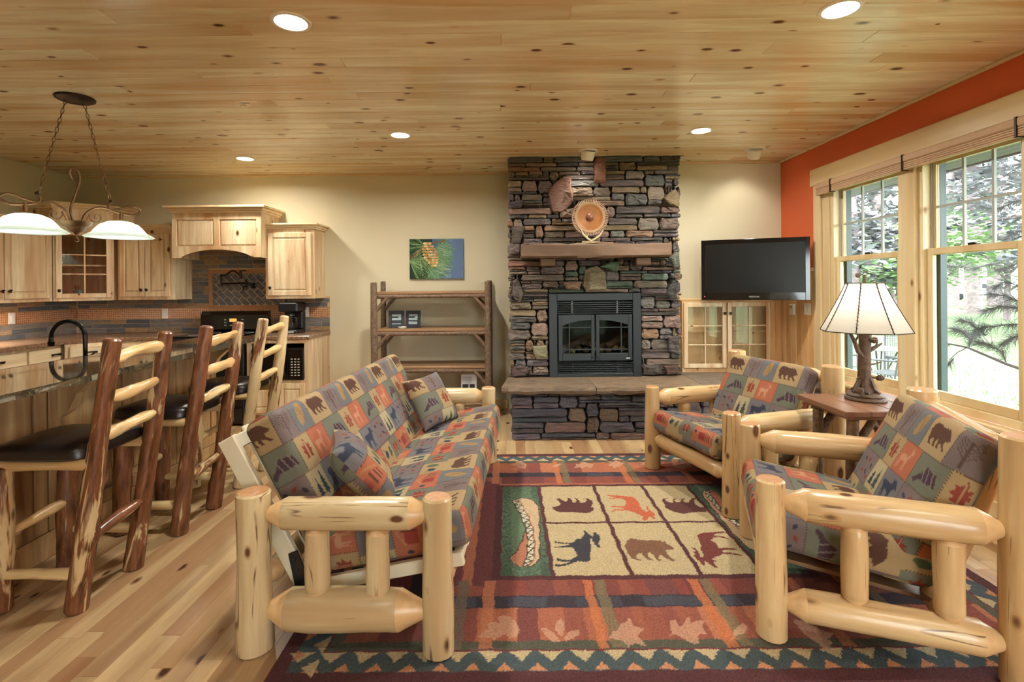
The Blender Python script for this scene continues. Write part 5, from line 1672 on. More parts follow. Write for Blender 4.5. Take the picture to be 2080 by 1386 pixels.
# microwave in the end cabinet
mw = thing('microwave_oven', 'black microwave oven set into the end cabinet', 'microwave', (-2.395, 5.33, .4605))
MB().box(-.27, .27, 0.0, .38, 0, .335, .005).build('body', M['black_satin'], mw)
MB().box(-.265, .11, -.02, -.001, .01, .325, .006).build('door', M['black_gloss'], mw)
MB().box(-.22, .055, -.022, -.0205, .06, .28).build('window', M['screen'], mw)
cp = MB().box(.115, .265, -.018, -.001, .01, .325, .004).build('control_panel', M['black_gloss'], mw)
mb = MB()
for i in range(3):
    for j in range(7):
        mb.box(.145 + i * .035, .165 + i * .035, -.0205, -.0185, .05 + j * .028, .061 + j * .028)
mb.build('keypad', M['track_grey'], cp)
MB().tube([(.085, -.045, .06), (.085, -.045, .28)], .008, 8).box(.08, .09, -.045, -.02, .06, .075).box(.08, .09, -.045, -.02, .265, .28).build('handle', M['black_satin'], mw)

# coffee maker
cm = thing('coffee_maker', 'black drip coffee maker with glass carafe on the short worktop', 'coffee maker', (-2.40, 5.72, CT + .001))
MB().box(-.10, .10, -.14, .12, 0, .035, .008).box(-.10, .10, .02, .12, .035, .235, .01).box(-.105, .105, -.13, .12, .235, .335, .014).build('body', M['black_satin'], cm)
MB().lathe([(0, 0), (.06, 0), (.075, .03), (.075, .085), (.055, .125), (.05, .145), (.053, .15)], (0, 0, 0), 24).build('carafe', M['cab_glass'], cm, (0, -.06, .04), smooth=50)
MB().lathe([(0, 0), (.056, 0), (.071, .03), (.071, .05), (0, .05)], (0, 0, 0), 24).build('coffee', M['insert_dark'], cm, (0, -.06, .043))
MB().lathe([(0, 0), (.055, 0), (.05, .018), (0, .024)], (0, 0, 0), 24).build('carafe_lid', M['black_satin'], cm, (0, -.06, .191), smooth=40)
MB().tube([(.05, -.09, .175), (.09, -.12, .165), (.10, -.125, .11), (.075, -.105, .075)], .009, 8).build('carafe_handle', M['black_satin'], cm, smooth=50)
MB().box(-.07, .07, -.142, -.1405, .008, .026).build('switch_panel', M['track_grey'], cm)

# ------------------------------------------------------------------ backsplash tiles
SL = [(146, 136, 126), (118, 120, 124), (172, 146, 116), (138, 134, 132), (158, 138, 116), (106, 110, 116), (184, 150, 112), (142, 138, 136)]
trng = random.Random(14)
def strip_rows(u0, u1, z0, rows, fn, parent, holes=(), h=.046):
    for r in range(rows):
        z = z0 + r * (h + .0045)
        u = u0 - trng.uniform(0, .25)
        while u < u1:
            ln = trng.uniform(.16, .42)
            a, b = max(u0, u), min(u1, u + ln)
            u += ln + .006
            if b - a < .02: continue
            segs = [(a, b)]
            for (ha, hb, hz0, hz1) in holes:
                if z + h > hz0 and z < hz1:
                    ns = []
                    for sa, sb in segs:
                        if sb <= ha or sa >= hb: ns.append((sa, sb))
                        else:
                            if ha - sa > .015: ns.append((sa, ha))
                            if sb - hb > .015: ns.append((hb, sb))
                    segs = ns
            for sa, sb in segs:
                fn(parent, sa, sb, z, z + h, trng.choice(SL))
def tile_back(parent, a, b, z0, z1, col):
    t = trng.uniform(.003, .006)
    box_obj('tile', (a, b, BY - .006 - t, BY - .006, z0, z1), M['slate'], parent, .002, color=C(*col))
def tile_left(parent, a, b, z0, z1, col):
    t = trng.uniform(.003, .006)
    box_obj('tile', (LX + .006, LX + .006 + t, a, b, z0, z1), M['slate'], parent, .002, color=C(*col))
MB().box(-4.994, -2.06, BY - .006, BY, CT, UB + .02).box(-3.66, -2.64, BY - .006, BY, UB + .02, 1.9).build('grout_bed', M['grout'], wall_back)
MB().box(LX, LX + .006, 2.97, 5.944, CT, UB + .02).build('grout_bed', M['grout'], wall_left)
z0 = CT + .002
mz0, mz1 = CT + .155, CT + .275
strip_rows(-4.98, -2.062, z0, 3, tile_back, wall_back)
strip_rows(3.0, 5.93, z0, 3, tile_left, wall_left)
box_obj('mosaic_strip', (-4.984, -2.062, BY - .013, BY - .006, mz0, mz1), M['mosaic'], wall_back)
ms = MB().box(-1.47, 1.47, -.0035, .0035, -.06, .06).build('mosaic_strip', M['mosaic'], wall_left, (LX + .0095, 4.464, (mz0 + mz1) / 2), (0, 0, math.radians(90)))
strip_rows(-4.98, -2.062, mz1 + .004, 2, tile_back, wall_back, [(-3.46, -2.58, 0, 9)])
strip_rows(3.0, 5.93, mz1 + .004, 2, tile_left, wall_left)
# framed diagonal inset behind the stove
IX0, IX1, IZ0, IZ1 = -3.42, -2.62, mz1 + .025, 1.60
strip_rows(-3.65, -2.66, mz1 + .004, 13, tile_back, wall_back, [(IX0 - .045, IX1 + .045, mz1, IZ1 + .045), (-9, -3.655, 0, 9)])
for d in ((IX0 - .04, IX1 + .04, IZ0 - .04, IZ0), (IX0 - .04, IX1 + .04, IZ1, IZ1 + .04), (IX0 - .04, IX0, IZ0, IZ1), (IX1, IX1 + .04, IZ0, IZ1)):
    box_obj('tile_border', (d[0], d[1], BY - .018, BY - .006, d[2], d[3]), plain('terracotta', C(168, 116, 74), .5, noise=.1), wall_back, .003)
tl, tw = .115, .055
def clip(poly, f):
    out = []
    for i in range(len(poly)):
        p, q_ = poly[i], poly[(i + 1) % len(poly)]
        a, b = f(p), f(q_)
        if a >= 0: out.append(p)
        if (a >= 0) != (b >= 0):
            t = a / (a - b)
            out.append((p[0] + (q_[0] - p[0]) * t, p[1] + (q_[1] - p[1]) * t))
    return out
c45, s45 = math.cos(math.radians(-45)), math.sin(math.radians(-45))
for r in range(-12, 13):
    for k in range(-9, 10):
        u0 = k * (tl + .009) + (r % 2) * (tl + .009) / 2; v0 = r * (tw + .009)
        pl = [(u0, v0), (u0 + tl, v0), (u0 + tl, v0 + tw), (u0, v0 + tw)]
        pl = [(-3.02 + u * c45 - v * s45, 1.38 + u * s45 + v * c45) for u, v in pl]
        for f in (lambda p: p[0] - IX0 - .004, lambda p: IX1 - .004 - p[0], lambda p: p[1] - IZ0 - .004, lambda p: IZ1 - .004 - p[1]):
            if pl: pl = clip(pl, f)
        if len(pl) < 3: continue
        ar = abs(sum(pl[i][0] * pl[(i + 1) % len(pl)][1] - pl[(i + 1) % len(pl)][0] * pl[i][1] for i in range(len(pl)))) / 2
        if ar < .0004: continue
        mx, mz = sum(p[0] for p in pl) / len(pl), sum(p[1] for p in pl) / len(pl)
        MB().prism([(x - mx, z - mz) for x, z in pl], 0, -.004, lambda u, v, k_: (u, k_, v)).build('tile', M['slate'], wall_back, (mx, BY - .006, mz), color=C(*trng.choice([(120, 120, 120), (130, 126, 120), (112, 114, 116)])))
# pot filler
pfl = thing('pot_filler', 'oil-rubbed bronze folding pot filler tap over the stove', 'faucet', (-2.93, BY - .016, 1.455))
M_ = M['oil_bronze']
MB().lathe([(.032, 0), (.032, .008), (.016, .016), (.014, .04)], (0, 0, 0), 18).xf(Matrix.Rotation(math.radians(90), 4, 'X')).build('wall_flange', M_, pfl, smooth=40)
MB().tube([(0, -.04, 0), (-.02, -.06, .02), (-.06, -.065, .035)], .012, 10).build('elbow', M_, pfl, smooth=50)
MB().tube([(-.06, -.065, .0), (-.06, -.065, .075)], .013, 10).build('joint', M_, pfl, smooth=50)
MB().tube([(-.06, -.065, .03), (-.34, -.075, .022)], .010, 10).build('lower_arm', M_, pfl, smooth=50)
MB().tube([(-.34, -.075, .0), (-.34, -.075, .13)], .011, 10).build('riser', M_, pfl, smooth=50)
MB().tube([(-.34, -.09, .115), (-.28, -.10, .118), (-.25, -.10, .14), (-.21, -.10, .168), (-.17, -.10, .165), (-.14, -.10, .14), (-.11, -.10, .115)], .010, 10).build('upper_arm', M_, pfl, smooth=50)
MB().tube([(-.105, -.10, .08), (-.105, -.10, .175)], [.016, .012], 10).box(-.105, -.04, -.105, -.095, .165, .175, .003).build('outlet_valve', M_, pfl, smooth=50)
MB().tube([(-.045, -.06, -.01), (-.09, -.075, -.01), (-.085, -.08, -.06)], [.009, .008, .006], 8).build('handle', M_, pfl, smooth=50)
# outlets
def plate(name, label, loc, rz, dbl=False):
    p = thing(name, label, 'outlet', loc, rz)
    MB().box(-.036, .036, -.006, 0, -.058, .058, .003).build('cover_plate', M['white'], p)
    MB().box(-.016, .016, -.009, -.006, -.033, .033, .002).build('socket_face', M['white_can'], p)
zo = (mz0 + mz1) / 2
plate('wall_outlet', 'white outlet on the mosaic strip of the left wall', (LX + .0135, 5.15, zo), math.radians(90))
plate('wall_outlet', 'white outlet on the mosaic strip left of the stove', (P(337, 634, Y=BY).x, BY - .0135, zo), 0)
plate('wall_outlet', 'white outlet on the mosaic strip beside the coffee maker', (P(622, 633, Y=BY).x, BY - .0135, zo), 0)
# under cabinet strip light on the left wall
ul = thing('under_cabinet_light', 'slim light strip under the left wall cabinet', 'light', (-4.85, 4.5, UB - .012))
MB().box(-.03, .03, -.22, .22, 0, .011, .003).build('housing', M['white_can'], ul)
MB().box(-.025, .025, -.21, .21, -.003, -.0005).build('diffuser', emit('strip_glow', (1, .93, .8, 1), 5), ul)
d = bpy.data.lights.new('strip_light', 'AREA'); d.shape = 'RECTANGLE'; d.size = .05; d.size_y = .42; d.energy = UNDER_W; d.color = (1, .9, .74)
o = bpy.data.objects.new('strip_light', d); COL.objects.link(o); o.parent = ul; o.location = (0, 0, -.006)
# ------------------------------------------------------------------ ceiling lights
def can(px, py, label, w=CAN_W):
    p = P(px, py, Z=CH)
    c = thing('recessed_light', label, 'ceiling light', (p.x, p.y, CH), 0, 'recessed ceiling lights')
    MB().lathe([(.074, -.001), (.078, -.007), (.094, -.006), (.097, 0)], (0, 0, 0), 36).build('trim_ring', M['white_can'], c, smooth=40)
    MB().lathe([(0, -.0035), (.05, -.004), (.0745, -.0025)], (0, 0, 0), 36).build('lens', M['bulb'], c, smooth=60)
    d = bpy.data.lights.new('can_light', 'AREA'); d.shape = 'DISK'; d.size = .15; d.energy = w; d.color = (1, .97, .89); d.spread = math.radians(165)
    o = bpy.data.objects.new('can_light', d); COL.objects.link(o); o.parent = c; o.location = (0, 0, -.012)
    return c
can(591, 44, 'large bright recessed light in the upper left ceiling', CAN_W * .85)
can(1707, 18, 'recessed light at the upper right edge, nearest the windows', CAN_W * .7)
can(813, 274, 'small recessed light near ceiling middle, left of the chimney', CAN_W * 1.15)
can(498, 322, 'small recessed light above the range hood', CAN_W * .62)
can(1424, 265, 'small recessed light right of the chimney', CAN_W * 1.0)
for x, y, lab in ((-1.0, .3, 'over the left of the camera'), (1.7, .2, 'over the right of the camera'), (-3.3, .8, 'over the near end of the bar'), (-1.0, -1.7, 'near the rear wall, left'), (1.7, -1.7, 'in front of the added fill door')):  # unseen fill lamps, added in the form of the visible cans
    c = can(0, 0, 'fill light added out of view ' + lab, CAN_W * .3)
    c.location = (x, y, CH)
def eyeball(px, py, label, target, w, ang):
    p = P(px, py, Z=CH)
    c = thing('eyeball_light', label, 'ceiling light', (p.x, p.y, CH), 0, 'adjustable eyeball lights')
    MB().lathe([(.066, -.001), (.072, -.009), (.094, -.007), (.098, 0)], (0, 0, 0), 32).build('trim_ring', M['white_can'], c, smooth=40)
    d = (Vector(target) - Vector((p.x, p.y, CH)))
    d.normalize()
    rt = d.to_track_quat('-Z', 'Y').to_euler()
    MB().lathe([(.066, .0), (.068, -.03), (.066, -.06), (.058, -.088), (.053, -.088), (.05, -.074), (0, -.074)], (0, 0, 0), 28).build('swivel_ball', M['white_can'], c, (0, 0, 0), rt, smooth=40)
    MB().lathe([(0, -.0762), (.049, -.0752)], (0, 0, 0), 24).build('lens', M['bulb'], c, (0, 0, 0), rt)
    s = spot(Vector((p.x, p.y, CH)) + d * .1, target, w, ang, .8, .05)
    s.parent = c; s.location = d * .1
eyeball(1195, 307, 'white eyeball spotlight aimed at the chimney stone', (.72, 5.24, 2.1), EYEBALL_W, 85)
eyeball(1534, 303, 'white eyeball spotlight aimed at the wall beside the window', (2.5, 5.5, 2.0), EYEBALL_W * .6, 95)

# ------------------------------------------------------------------ pendant over the bar
pc = Vector((-2.95, 3.51, 0))
pd = thing('pendant_light', 'antique brass two-shade island pendant hanging on chains', 'pendant lamp', (pc.x, pc.y, CH), math.atan2(.41, .28))
BR = M['bronze']
MB().lathe([(0, -.026), (.09, -.024), (.112, -.014), (.116, -.004), (.112, 0)], (0, 0, 0), 32).build('ceiling_canopy', M['oil_bronze'], pd, smooth=40)
def chain(x0, z0, x1, z1, n):
    for k in range(n):
        t0, t1 = k / n, (k + 1) / n
        p0 = Vector((x0 + (x1 - x0) * t0, 0, z0 + (z1 - z0) * t0)); p1 = Vector((x0 + (x1 - x0) * t1, 0, z0 + (z1 - z0) * t1))
        L = (p1 - p0).length * 1.12
        pts = []
        for j in range(12):
            th = 2 * math.pi * j / 12
            pts.append((.008 * math.cos(th) , 0, (L / 2 - .006) * (1 if math.sin(th) > 0 else -1) * min(1, abs(math.sin(th)) * 1.6) + .006 * math.sin(th)))
        mb = MB().tube([Vector(p) for p in pts] + [Vector(pts[0])], .0022, 5, False)
        dq = (p1 - p0).to_track_quat('Z', 'X').to_matrix().to_4x4() @ Matrix.Rotation(math.radians(90 * (k % 2)), 4, 'Z')
        mb.xf(Matrix.Translation((p0 + p1) / 2) @ dq)
        mb.build('chain_link', BR, pd, smooth=60)
ZC = -.73
chain(-.05, -.026, -.20, ZC + .03, 20)
chain(.05, -.026, .20, ZC + .03, 20)
hz = -.87
MB().lathe([(0, -.07), (.012, -.066), (.016, -.055), (.035, -.05), (.05, -.03), (.055, -.02), (.075, -.012), (.085, 0), (.09, .018), (.075, .022), (0, .024)], (0, 0, hz), 28).build('hub_bowl', BR, pd, smooth=35)
MB().tube([(0, 0, hz - .07), (0, 0, hz - .09), (.012, 0, hz - .10), (.012, 0, hz - .115), (0, 0, hz - .12), (-.01, 0, hz - .112)], .004, 7).build('finial_hook', BR, pd, smooth=60)
def smooth_path(ctrl, n=26):
    out = []
    c = [Vector(ctrl[0])] + [Vector(p) for p in ctrl] + [Vector(ctrl[-1])]
    for i in range(1, len(c) - 2):
        for k in range(n // (len(ctrl) - 1) + 1):
            t = k / (n // (len(ctrl) - 1) + 1)
            p0, p1, p2, p3 = c[i - 1], c[i], c[i + 1], c[i + 2]
            out.append(.5 * ((2 * p1) + (-p0 + p2) * t + (2 * p0 - 5 * p1 + 4 * p2 - p3) * t * t + (-p0 + 3 * p1 - 3 * p2 + p3) * t ** 3))
    out.append(Vector(ctrl[-1]))
    return out
MB().tube(smooth_path([(-.015, 0, hz + .02), (-.03, 0, hz + .10), (-.005, 0, hz + .20), (.02, 0, hz + .30), (.01, 0, hz + .37), (-.02, 0, hz + .385), (-.035, 0, hz + .35), (-.02, 0, hz + .30)], 40), .0075, 9).build('scroll_stem', BR, pd, smooth=60)
for s in (-1, 1):
    pth = [(s * .03, 0, hz + .02), (s * .06, 0, hz + .09), (s * .14, 0, hz + .135), (s * .24, 0, hz + .11), (s * .33, 0, hz + .10), (s * .38, 0, hz + .135), (s * .34, 0, hz + .165), (s * .26, 0, hz + .14), (s * .20, 0, hz + .125), (s * .185, 0, hz + .155), (s * .20, 0, hz + .175)]
    MB().tube(smooth_path(pth, 60), .0075, 9).build('scroll_arm', BR, pd, smooth=60)
    sp = [(s * .05, .0, hz + .02)] + [(s * (.115 + .045 * (1 - k / 22) * math.cos(k * .42 + 2.6)), 0, hz + .06 + .045 * (1 - k / 22) * math.sin(k * .42 + 2.6)) for k in range(22)]
    MB().tube([Vector(p) for p in sp], .0035, 6).build('small_scroll', BR, pd, smooth=60)
    MB().lathe([(0, -.012), (.012, -.008), (.014, 0), (.010, .010), (0, .013)], (s * .20, 0, hz + .185), 10).build('bud', M['oil_bronze'], pd, smooth=40)
    MB().tube([(s * .26, 0, hz + .115), (s * .26, 0, hz + .06)], .012, 10).build('socket', BR, pd, smooth=40)
    sx = s * .25
    prof = [(.03, .072), (.07, .066), (.115, .045), (.145, .012), (.165, -.015), (.20, -.034), (.212, -.044), (.205, -.047)]
    MB().lathe(prof, (sx, 0, hz - .025), 40).build('glass_shade', M['glass_shade'], pd, smooth=60)
    # drop the end caps of the lathe so that the shade is open below
    o = pd.children[-1]
    import bmesh
    bm = bmesh.new(); bm.from_mesh(o.data)
    bmesh.ops.delete(bm, geom=[f for f in bm.faces if len(f.verts) > 4], context='FACES_ONLY')
    bm.to_mesh(o.data); bm.free()
    MB().lathe([(0, -.05), (.022, -.04), (.028, -.02), (.016, .015), (.012, .03)], (sx, 0, hz - .005), 14).build('bulb', M['bulb'], pd, smooth=50)
    bulb_light((sx, 0, hz - .03), PENDANT_W, pd, .05)

# ------------------------------------------------------------------ television
tl_, tr_ = Vector((1.975, 5.2, 0)), Vector((2.867, 4.84, 0))
mid = (tl_ + tr_) / 2
W = (tr_ - tl_).length
tv = thing('television', 'black flat-screen television angled in the corner above the cabinet', 'television', (mid.x, mid.y, 1.265), math.atan2(tr_.y - tl_.y, tr_.x - tl_.x))
Hh = .602
w = W / 2
MB().box(-w, w, .0, .055, 0, Hh, .008).box(-w + .1, w - .1, .055, .09, .06, Hh - .06, .01).build('cabinet', M['black_satin'], tv)
MB().box(-w, -w + .04, -.006, -.0005, 0, Hh, .002).box(w - .04, w, -.006, -.0005, 0, Hh, .002).box(-w + .04, w - .04, -.006, -.0005, Hh - .045, Hh, .002).box(-w + .04, w - .04, -.006, -.0005, 0, .075, .002).build('bezel', M['black_gloss'], tv)
MB().box(-w + .04, w - .04, -.003, -.0008, .075, Hh - .045).build('screen', M['screen'], tv)
MB().lathe([(0, 0), (.005, 0), (.004, .002), (0, .003)], (0, 0, 0), 10).xf(Matrix.Translation((-w + .03, -.006, .035)) @ Matrix.Rotation(math.radians(90), 4, 'X')).build('power_light', M['led_red'], tv)
tx = bpy.data.curves.new('maker_name', 'FONT'); tx.body = 'INSIGNIA'; tx.size = .022; tx.align_x = 'CENTER'; tx.extrude = .0004
to = bpy.data.objects.new('maker_name', tx); COL.objects.link(to); to.parent = tv; to.location = (0, -.0068, .026); to.rotation_euler = (math.radians(90), 0, 0)
tx.materials.append(M['track_grey'])
bpy.context.view_layer.update()
tme = bpy.data.meshes.new_from_object(to.evaluated_get(bpy.context.evaluated_depsgraph_get()))
bpy.data.objects.remove(to)
link('maker_name', tme, tv, (0, -.0068, .026), (math.radians(90), 0, 0))
MB().box(-.05, .05, .09, .30, .22, .32, .006).build('wall_bracket', M['black_metal'], tv)

# glazed cabinet beside the hearth
gc = thing('glass_cabinet', 'built-in pine cabinet with two six-pane glass doors below the television', 'cabinet', (2.32, BY2 - .0165, .494))
wh = .47
mb = MB()
mb.box(-wh, -wh + .02, -.06, 0, 0, .755).box(wh - .02, wh, -.06, 0, 0, .755).box(-wh + .02, wh - .02, -.06, 0, .735, .755).box(-wh + .02, wh - .02, -.06, 0, 0, .04).box(-wh + .02, wh - .02, -.004, 0, .04, .735)
mb.build('body', M['panel_pine'], gc)
MB().box(-wh + .02, wh - .02, -.05, -.005, .42, .435).build('inner_shelf', M['panel_pine'], gc)
for a, b, kx in ((-wh + .012, -.006, -.03), (.006, wh - .012, .03)):
    glass_door(gc, a, b, .045, .735, -.06, (kx, .62), .045, 2, 3, .013)

# thermostat and switches on the panelling
p = P(1612, 629, X=RX - .014)
ts = thing('thermostat', 'small white thermostat on the pine panelling under the television', 'thermostat', (RX - .0145, p.y, p.z), math.radians(-90))
MB().box(-.04, .04, -.022, 0, -.055, .055, .006).build('case', M['white'], ts)
MB().box(-.028, .01, -.0235, -.0222, .012, .04).build('display', M['track_grey'], ts)
p = P(1641, 628, X=RX - .014)
sw = thing('light_switch', 'white switch plate on the pine panelling by the window casing', 'switch', (RX - .0145, p.y, p.z), math.radians(-90))
MB().box(-.055, .055, -.006, 0, -.058, .058, .003).build('cover_plate', M['white'], sw)
for s in (-.024, .024): MB().box(s - .01, s + .01, -.011, -.006, -.02, .02, .002).build('rocker', M['white_can'], sw)

# ------------------------------------------------------------------ wall picture
def picture():
    a, b = P(832, 486, Y=5.93), P(942, 566, Y=5.93)
    W, H = b.x - a.x, a.z - b.z
    cv = Canvas(W, H, .003, (86, 116, 150))
    r = random.Random(4)
    for k in range(40):
        t = k / 40
        cv.rect(W * t * .75, W, 0, H, (48 + 50 * t, 76 + 44 * t, 70 + 86 * t), .35 if t > .3 else 1)
    cv.rect(0, W * .42, 0, H, (40, 56, 40))
    def needles(cx, cy, a0, a1, n, l0, l1, cols):
        for k in range(n):
            th = r.uniform(a0, a1); l = r.uniform(l0, l1)
            cv.line([(cx, cy), (cx + l * math.cos(th), cy + l * math.sin(th))], r.uniform(.003, .006), r.choice(cols))
    for k in range(700):
        th = r.uniform(-1.0, 1.7); l0 = r.uniform(.02, .14); l = r.uniform(.06, .16)
        x, y = W * .42 + l0 * math.cos(th), H * .42 + l0 * math.sin(th) * 1.3
        f_ = r.random()
        cv.line([(x, y), (x + l * math.cos(th + .25), y + l * math.sin(th + .25))], .0035, (70 + 60 * f_, 110 + 50 * f_, 66 + 70 * f_))
    G = [(70, 104, 60), (96, 134, 78), (52, 84, 52), (124, 156, 104), (150, 172, 130)]
    needles(.0, H * .55, -.9, 1.2, 60, .1, .34, G)
    needles(.12, H * .45, .3, 1.5, 60, .1, .36, G)
    needles(.18, H * .18, 2.2, 4.2, 40, .06, .24, G)
    for k in range(90):
        x = W * .62 + r.gauss(0, .05); y = H * .55 + r.gauss(0, .13)
        th = r.uniform(-.6, .9)
        cv.line([(x - .04, y - .02), (x + .05 * math.cos(th), y + .05 * math.sin(th))], .004, r.choice([(104, 140, 96), (128, 158, 112), (88, 124, 84), (150, 176, 150)]))
    cv.line([(0, H * .5), (.10, H * .33), (.2, H * .12), (.42, H * .05)], .014, (128, 88, 62))
    cv.line([(.1, H * .34), (.17, H * .66)], .006, (150, 100, 70))
    for k in range(9):
        for j in range(6):
            t = k / 8
            wdt = .075 * math.sin(math.pi * (.15 + .75 * t))
            x = W * .33 + .075 * t + (j / 5 - .5) * 2 * wdt; y = H * .12 + t * H * .55
            cv.ell(x, y, .016, .013, r.choice([(204, 170, 112), (190, 152, 92), (220, 190, 136), (174, 134, 80)]), .5)
            cv.ell(x + .004, y + .006, .005, .004, (140, 104, 62))
    n1, n2 = int(W / .0035), int(H / .0035)
    gx, gz = np.meshgrid(np.linspace(0, W, n1 + 1), np.linspace(0, H, n2 + 1), indexing='ij')
    cols = cv.sample(gx.ravel(), gz.ravel(), False)
    V = np.stack([gx.ravel() - W / 2, np.full(gx.size, -.0005), H / 2 - gz.ravel()], 1)
    i, j = np.meshgrid(np.arange(n1), np.arange(n2), indexing='ij'); i, j = i.ravel(), j.ravel()
    F = np.stack([i * (n2 + 1) + j, i * (n2 + 1) + j + 1, (i + 1) * (n2 + 1) + j + 1, (i + 1) * (n2 + 1) + j], 1)
    pic = thing('canvas_picture', 'canvas print of a pine cone among needles on blue', 'picture', ((a.x + b.x) / 2, 5.92, (a.z + b.z) / 2))
    MB().box(-W / 2, W / 2, 0, .029, -H / 2, H / 2).build('stretcher', M['ink'], pic)
    grid_mesh('print', V, F, cols, M['canvas_print'], pic, smooth=False)
picture()

# ------------------------------------------------------------------ bark bookcase
bk = thing('log_bookcase', 'rustic bookcase of bark-covered poles with four brown plank shelves', 'bookcase', (-.815, 5.68, 0))
bw = .61
BM = M['bark_dark']
for s in (-1, 1):
    log('post', (s * bw, -.21, 0), (s * bw, -.21, 1.475), .038, BM, bk, seed=700 + s, rough=.06, r1=.034)
    log('post', (s * bw, .21, 0), (s * bw, .21, 1.49), .032, BM, bk, seed=705 + s, rough=.06, r1=.03)
for i, z in enumerate((.175, .575, .975, 1.375)):
    box_obj('shelf', (-bw + .03, bw - .03, -.215, -.02, z - .03, z), M['shelf_wood'], bk, .006)
    box_obj('shelf', (-bw + .03, bw - .03, -.017, .20, z - .03, z), M['shelf_wood'], bk, .006)
    log('shelf_pole', (-bw, -.20, z - .052), (bw, -.20, z - .052), .022, BM, bk, seed=720 + i, rough=.1)
    log('shelf_pole', (-bw, .20, z - .052), (bw, .20, z - .052), .022, BM, bk, seed=730 + i, rough=.1)
    for s in (-1, 1):
        log('side_pole', (s * bw, -.2, z - .05), (s * bw, .2, z - .05), .02, BM, bk, seed=740 + i, rough=.1)
        if i:
            log('brace', (s * bw, -.205, z - .23), (s * (bw - .15), -.205, z - .055), .02, BM, bk, seed=750 + i, rough=.1)
            log('brace', (s * bw, .205, z - .23), (s * (bw - .15), .205, z - .055), .018, BM, bk, seed=760 + i, rough=.1)
# double photo frame, dish, leaflet, paper stack
fr = thing('photo_frame', 'carved dark double photo frame standing on the bookcase shelf', 'photo frame', (-1.125, 5.60, .976), 0)
for s, rz in ((-1, -.16), (1, .16)):
    leaf = bpy.data.objects.new('frame_leaf', None); COL.objects.link(leaf); leaf.parent = fr
    leaf.location = (s * .088, 0, 0); leaf.rotation_euler = (math.radians(-8), 0, -rz)
    MB().box(-.085, -.05, 0, .014, 0, .19, .004).box(.05, .085, 0, .014, 0, .19, .004).box(-.05, .05, 0, .014, .15, .19, .004).box(-.05, .05, 0, .014, 0, .04, .004).build('border', M['ink'], leaf)
    MB().box(-.05, .05, .004, .008, .04, .15).build('photograph', plain('photo_grey', C(150, 166, 164), .4), leaf)
    MB().box(-.05, .05, .0025, .0038, .05 + .02 * (s > 0), .085).box(-.05, .02, .0025, .0038, .11, .125).build('photograph_land', M['ink'], leaf)
tag(MB().lathe([(0, 0), (.035, 0), (.05, .018), (.046, .018), (.032, .004), (0, .004)], (0, 0, 0), 24).build('small_dish', M['white'], None, (-1.13, 5.51, .976), smooth=40), 'small white dish in front of the double photo frame', 'dish')
lf = thing('leaflet', 'white leaflet with photographs propped on the bottom bookcase shelf', 'leaflet', (-.43, 5.60, .176))
MB().box(-.085, .085, 0, .002, 0, .28).build('sheet', M['paper'], lf, rot=(math.radians(-10), 0, 0))
MB().box(-.07, -.005, -.0012, -.0004, .13, .175).box(.01, .065, -.0012, -.0004, .13, .175).build('printed_photos', M['ink'], lf, rot=(math.radians(-10), 0, 0))
mb = MB()
for k in range(6): mb.box(-.07, .03, -.0012, -.0004, .195 + k * .012, .199 + k * .012)
mb.build('printed_text', plain('pale_ink', C(150, 156, 176), .6), lf, rot=(math.radians(-10), 0, 0))
tag(box_obj('paper_stack', (-.50, -.33, 5.47, 5.58, .1755, .19), M['paper'], None, .002), 'small stack of white papers in front of the leaflet', 'papers')

# ------------------------------------------------------------------ woven plate on the mantel
wp = thing('basket_plate', 'round honey-coloured woven plate with medallion on an antler stand', 'decorative plate', (.832, 5.12, 1.839))
R90 = Matrix.Rotation(math.radians(90), 4, 'X')
zc = .262
PB = plain('honey_disc', C(164, 108, 60), .35, noise=.2, nscale=14)
MB().lathe([(0, .006), (.10, .008), (.128, .018), (.132, .012), (.12, 0), (0, -.004)], (0, 0, 0), 48).xf(Matrix.Translation((0, 0, zc)) @ R90).build('disc', PB, wp, smooth=40)
MB().lathe([(.128, .016), (.14, .02), (.152, .02), (.150, .012), (.13, .01)], (0, 0, 0), 48, True).xf(Matrix.Translation((0, 0, zc)) @ R90).build('inner_ring', plain('cane', C(176, 140, 104), .6), wp, smooth=40)
mb = MB()
for k in range(64):
    t = 2 * math.pi * k / 64
    mb.tube([(math.cos(t) * .15, -.014, zc + math.sin(t) * .15), (math.cos(t) * .18, -.018, zc + math.sin(t) * .18)], .0045, 5)
mb.build('coiled_rim', plain('cane_rim', C(196, 166, 138), .6), wp)
MB().lathe([(.172, .0), (.182, .006), (.184, .0), (.182, -.006)], (0, 0, 0), 48, True).xf(Matrix.Translation((0, -.014, zc)) @ R90).build('rim_binding', plain('cane_bind', C(150, 112, 84), .6), wp, smooth=40)
MB().lathe([(0, .028), (.02, .026), (.034, .018), (.042, .006), (.044, 0)], (0, 0, 0), 24).xf(Matrix.Translation((0, 0, zc)) @ R90).build('medallion', plain('medallion_brown', C(120, 72, 48), .35, noise=.3, nscale=60, bump=.4), wp, smooth=40)
ANT = plain('antler', C(206, 190, 150), .5, noise=.1)
MB().box(-.085, .085, -.04, .04, 0, .012, .004).build('stand_base', plain('stand_wood', C(120, 96, 66), .6), wp)
mb = MB()
for k in range(16): mb.tube([(-.08 + k * .0107, -.042, .006), (-.08 + k * .0107, -.036, .024)], .004, 5)
mb.build('stand_fringe', ANT, wp)
mb = MB()
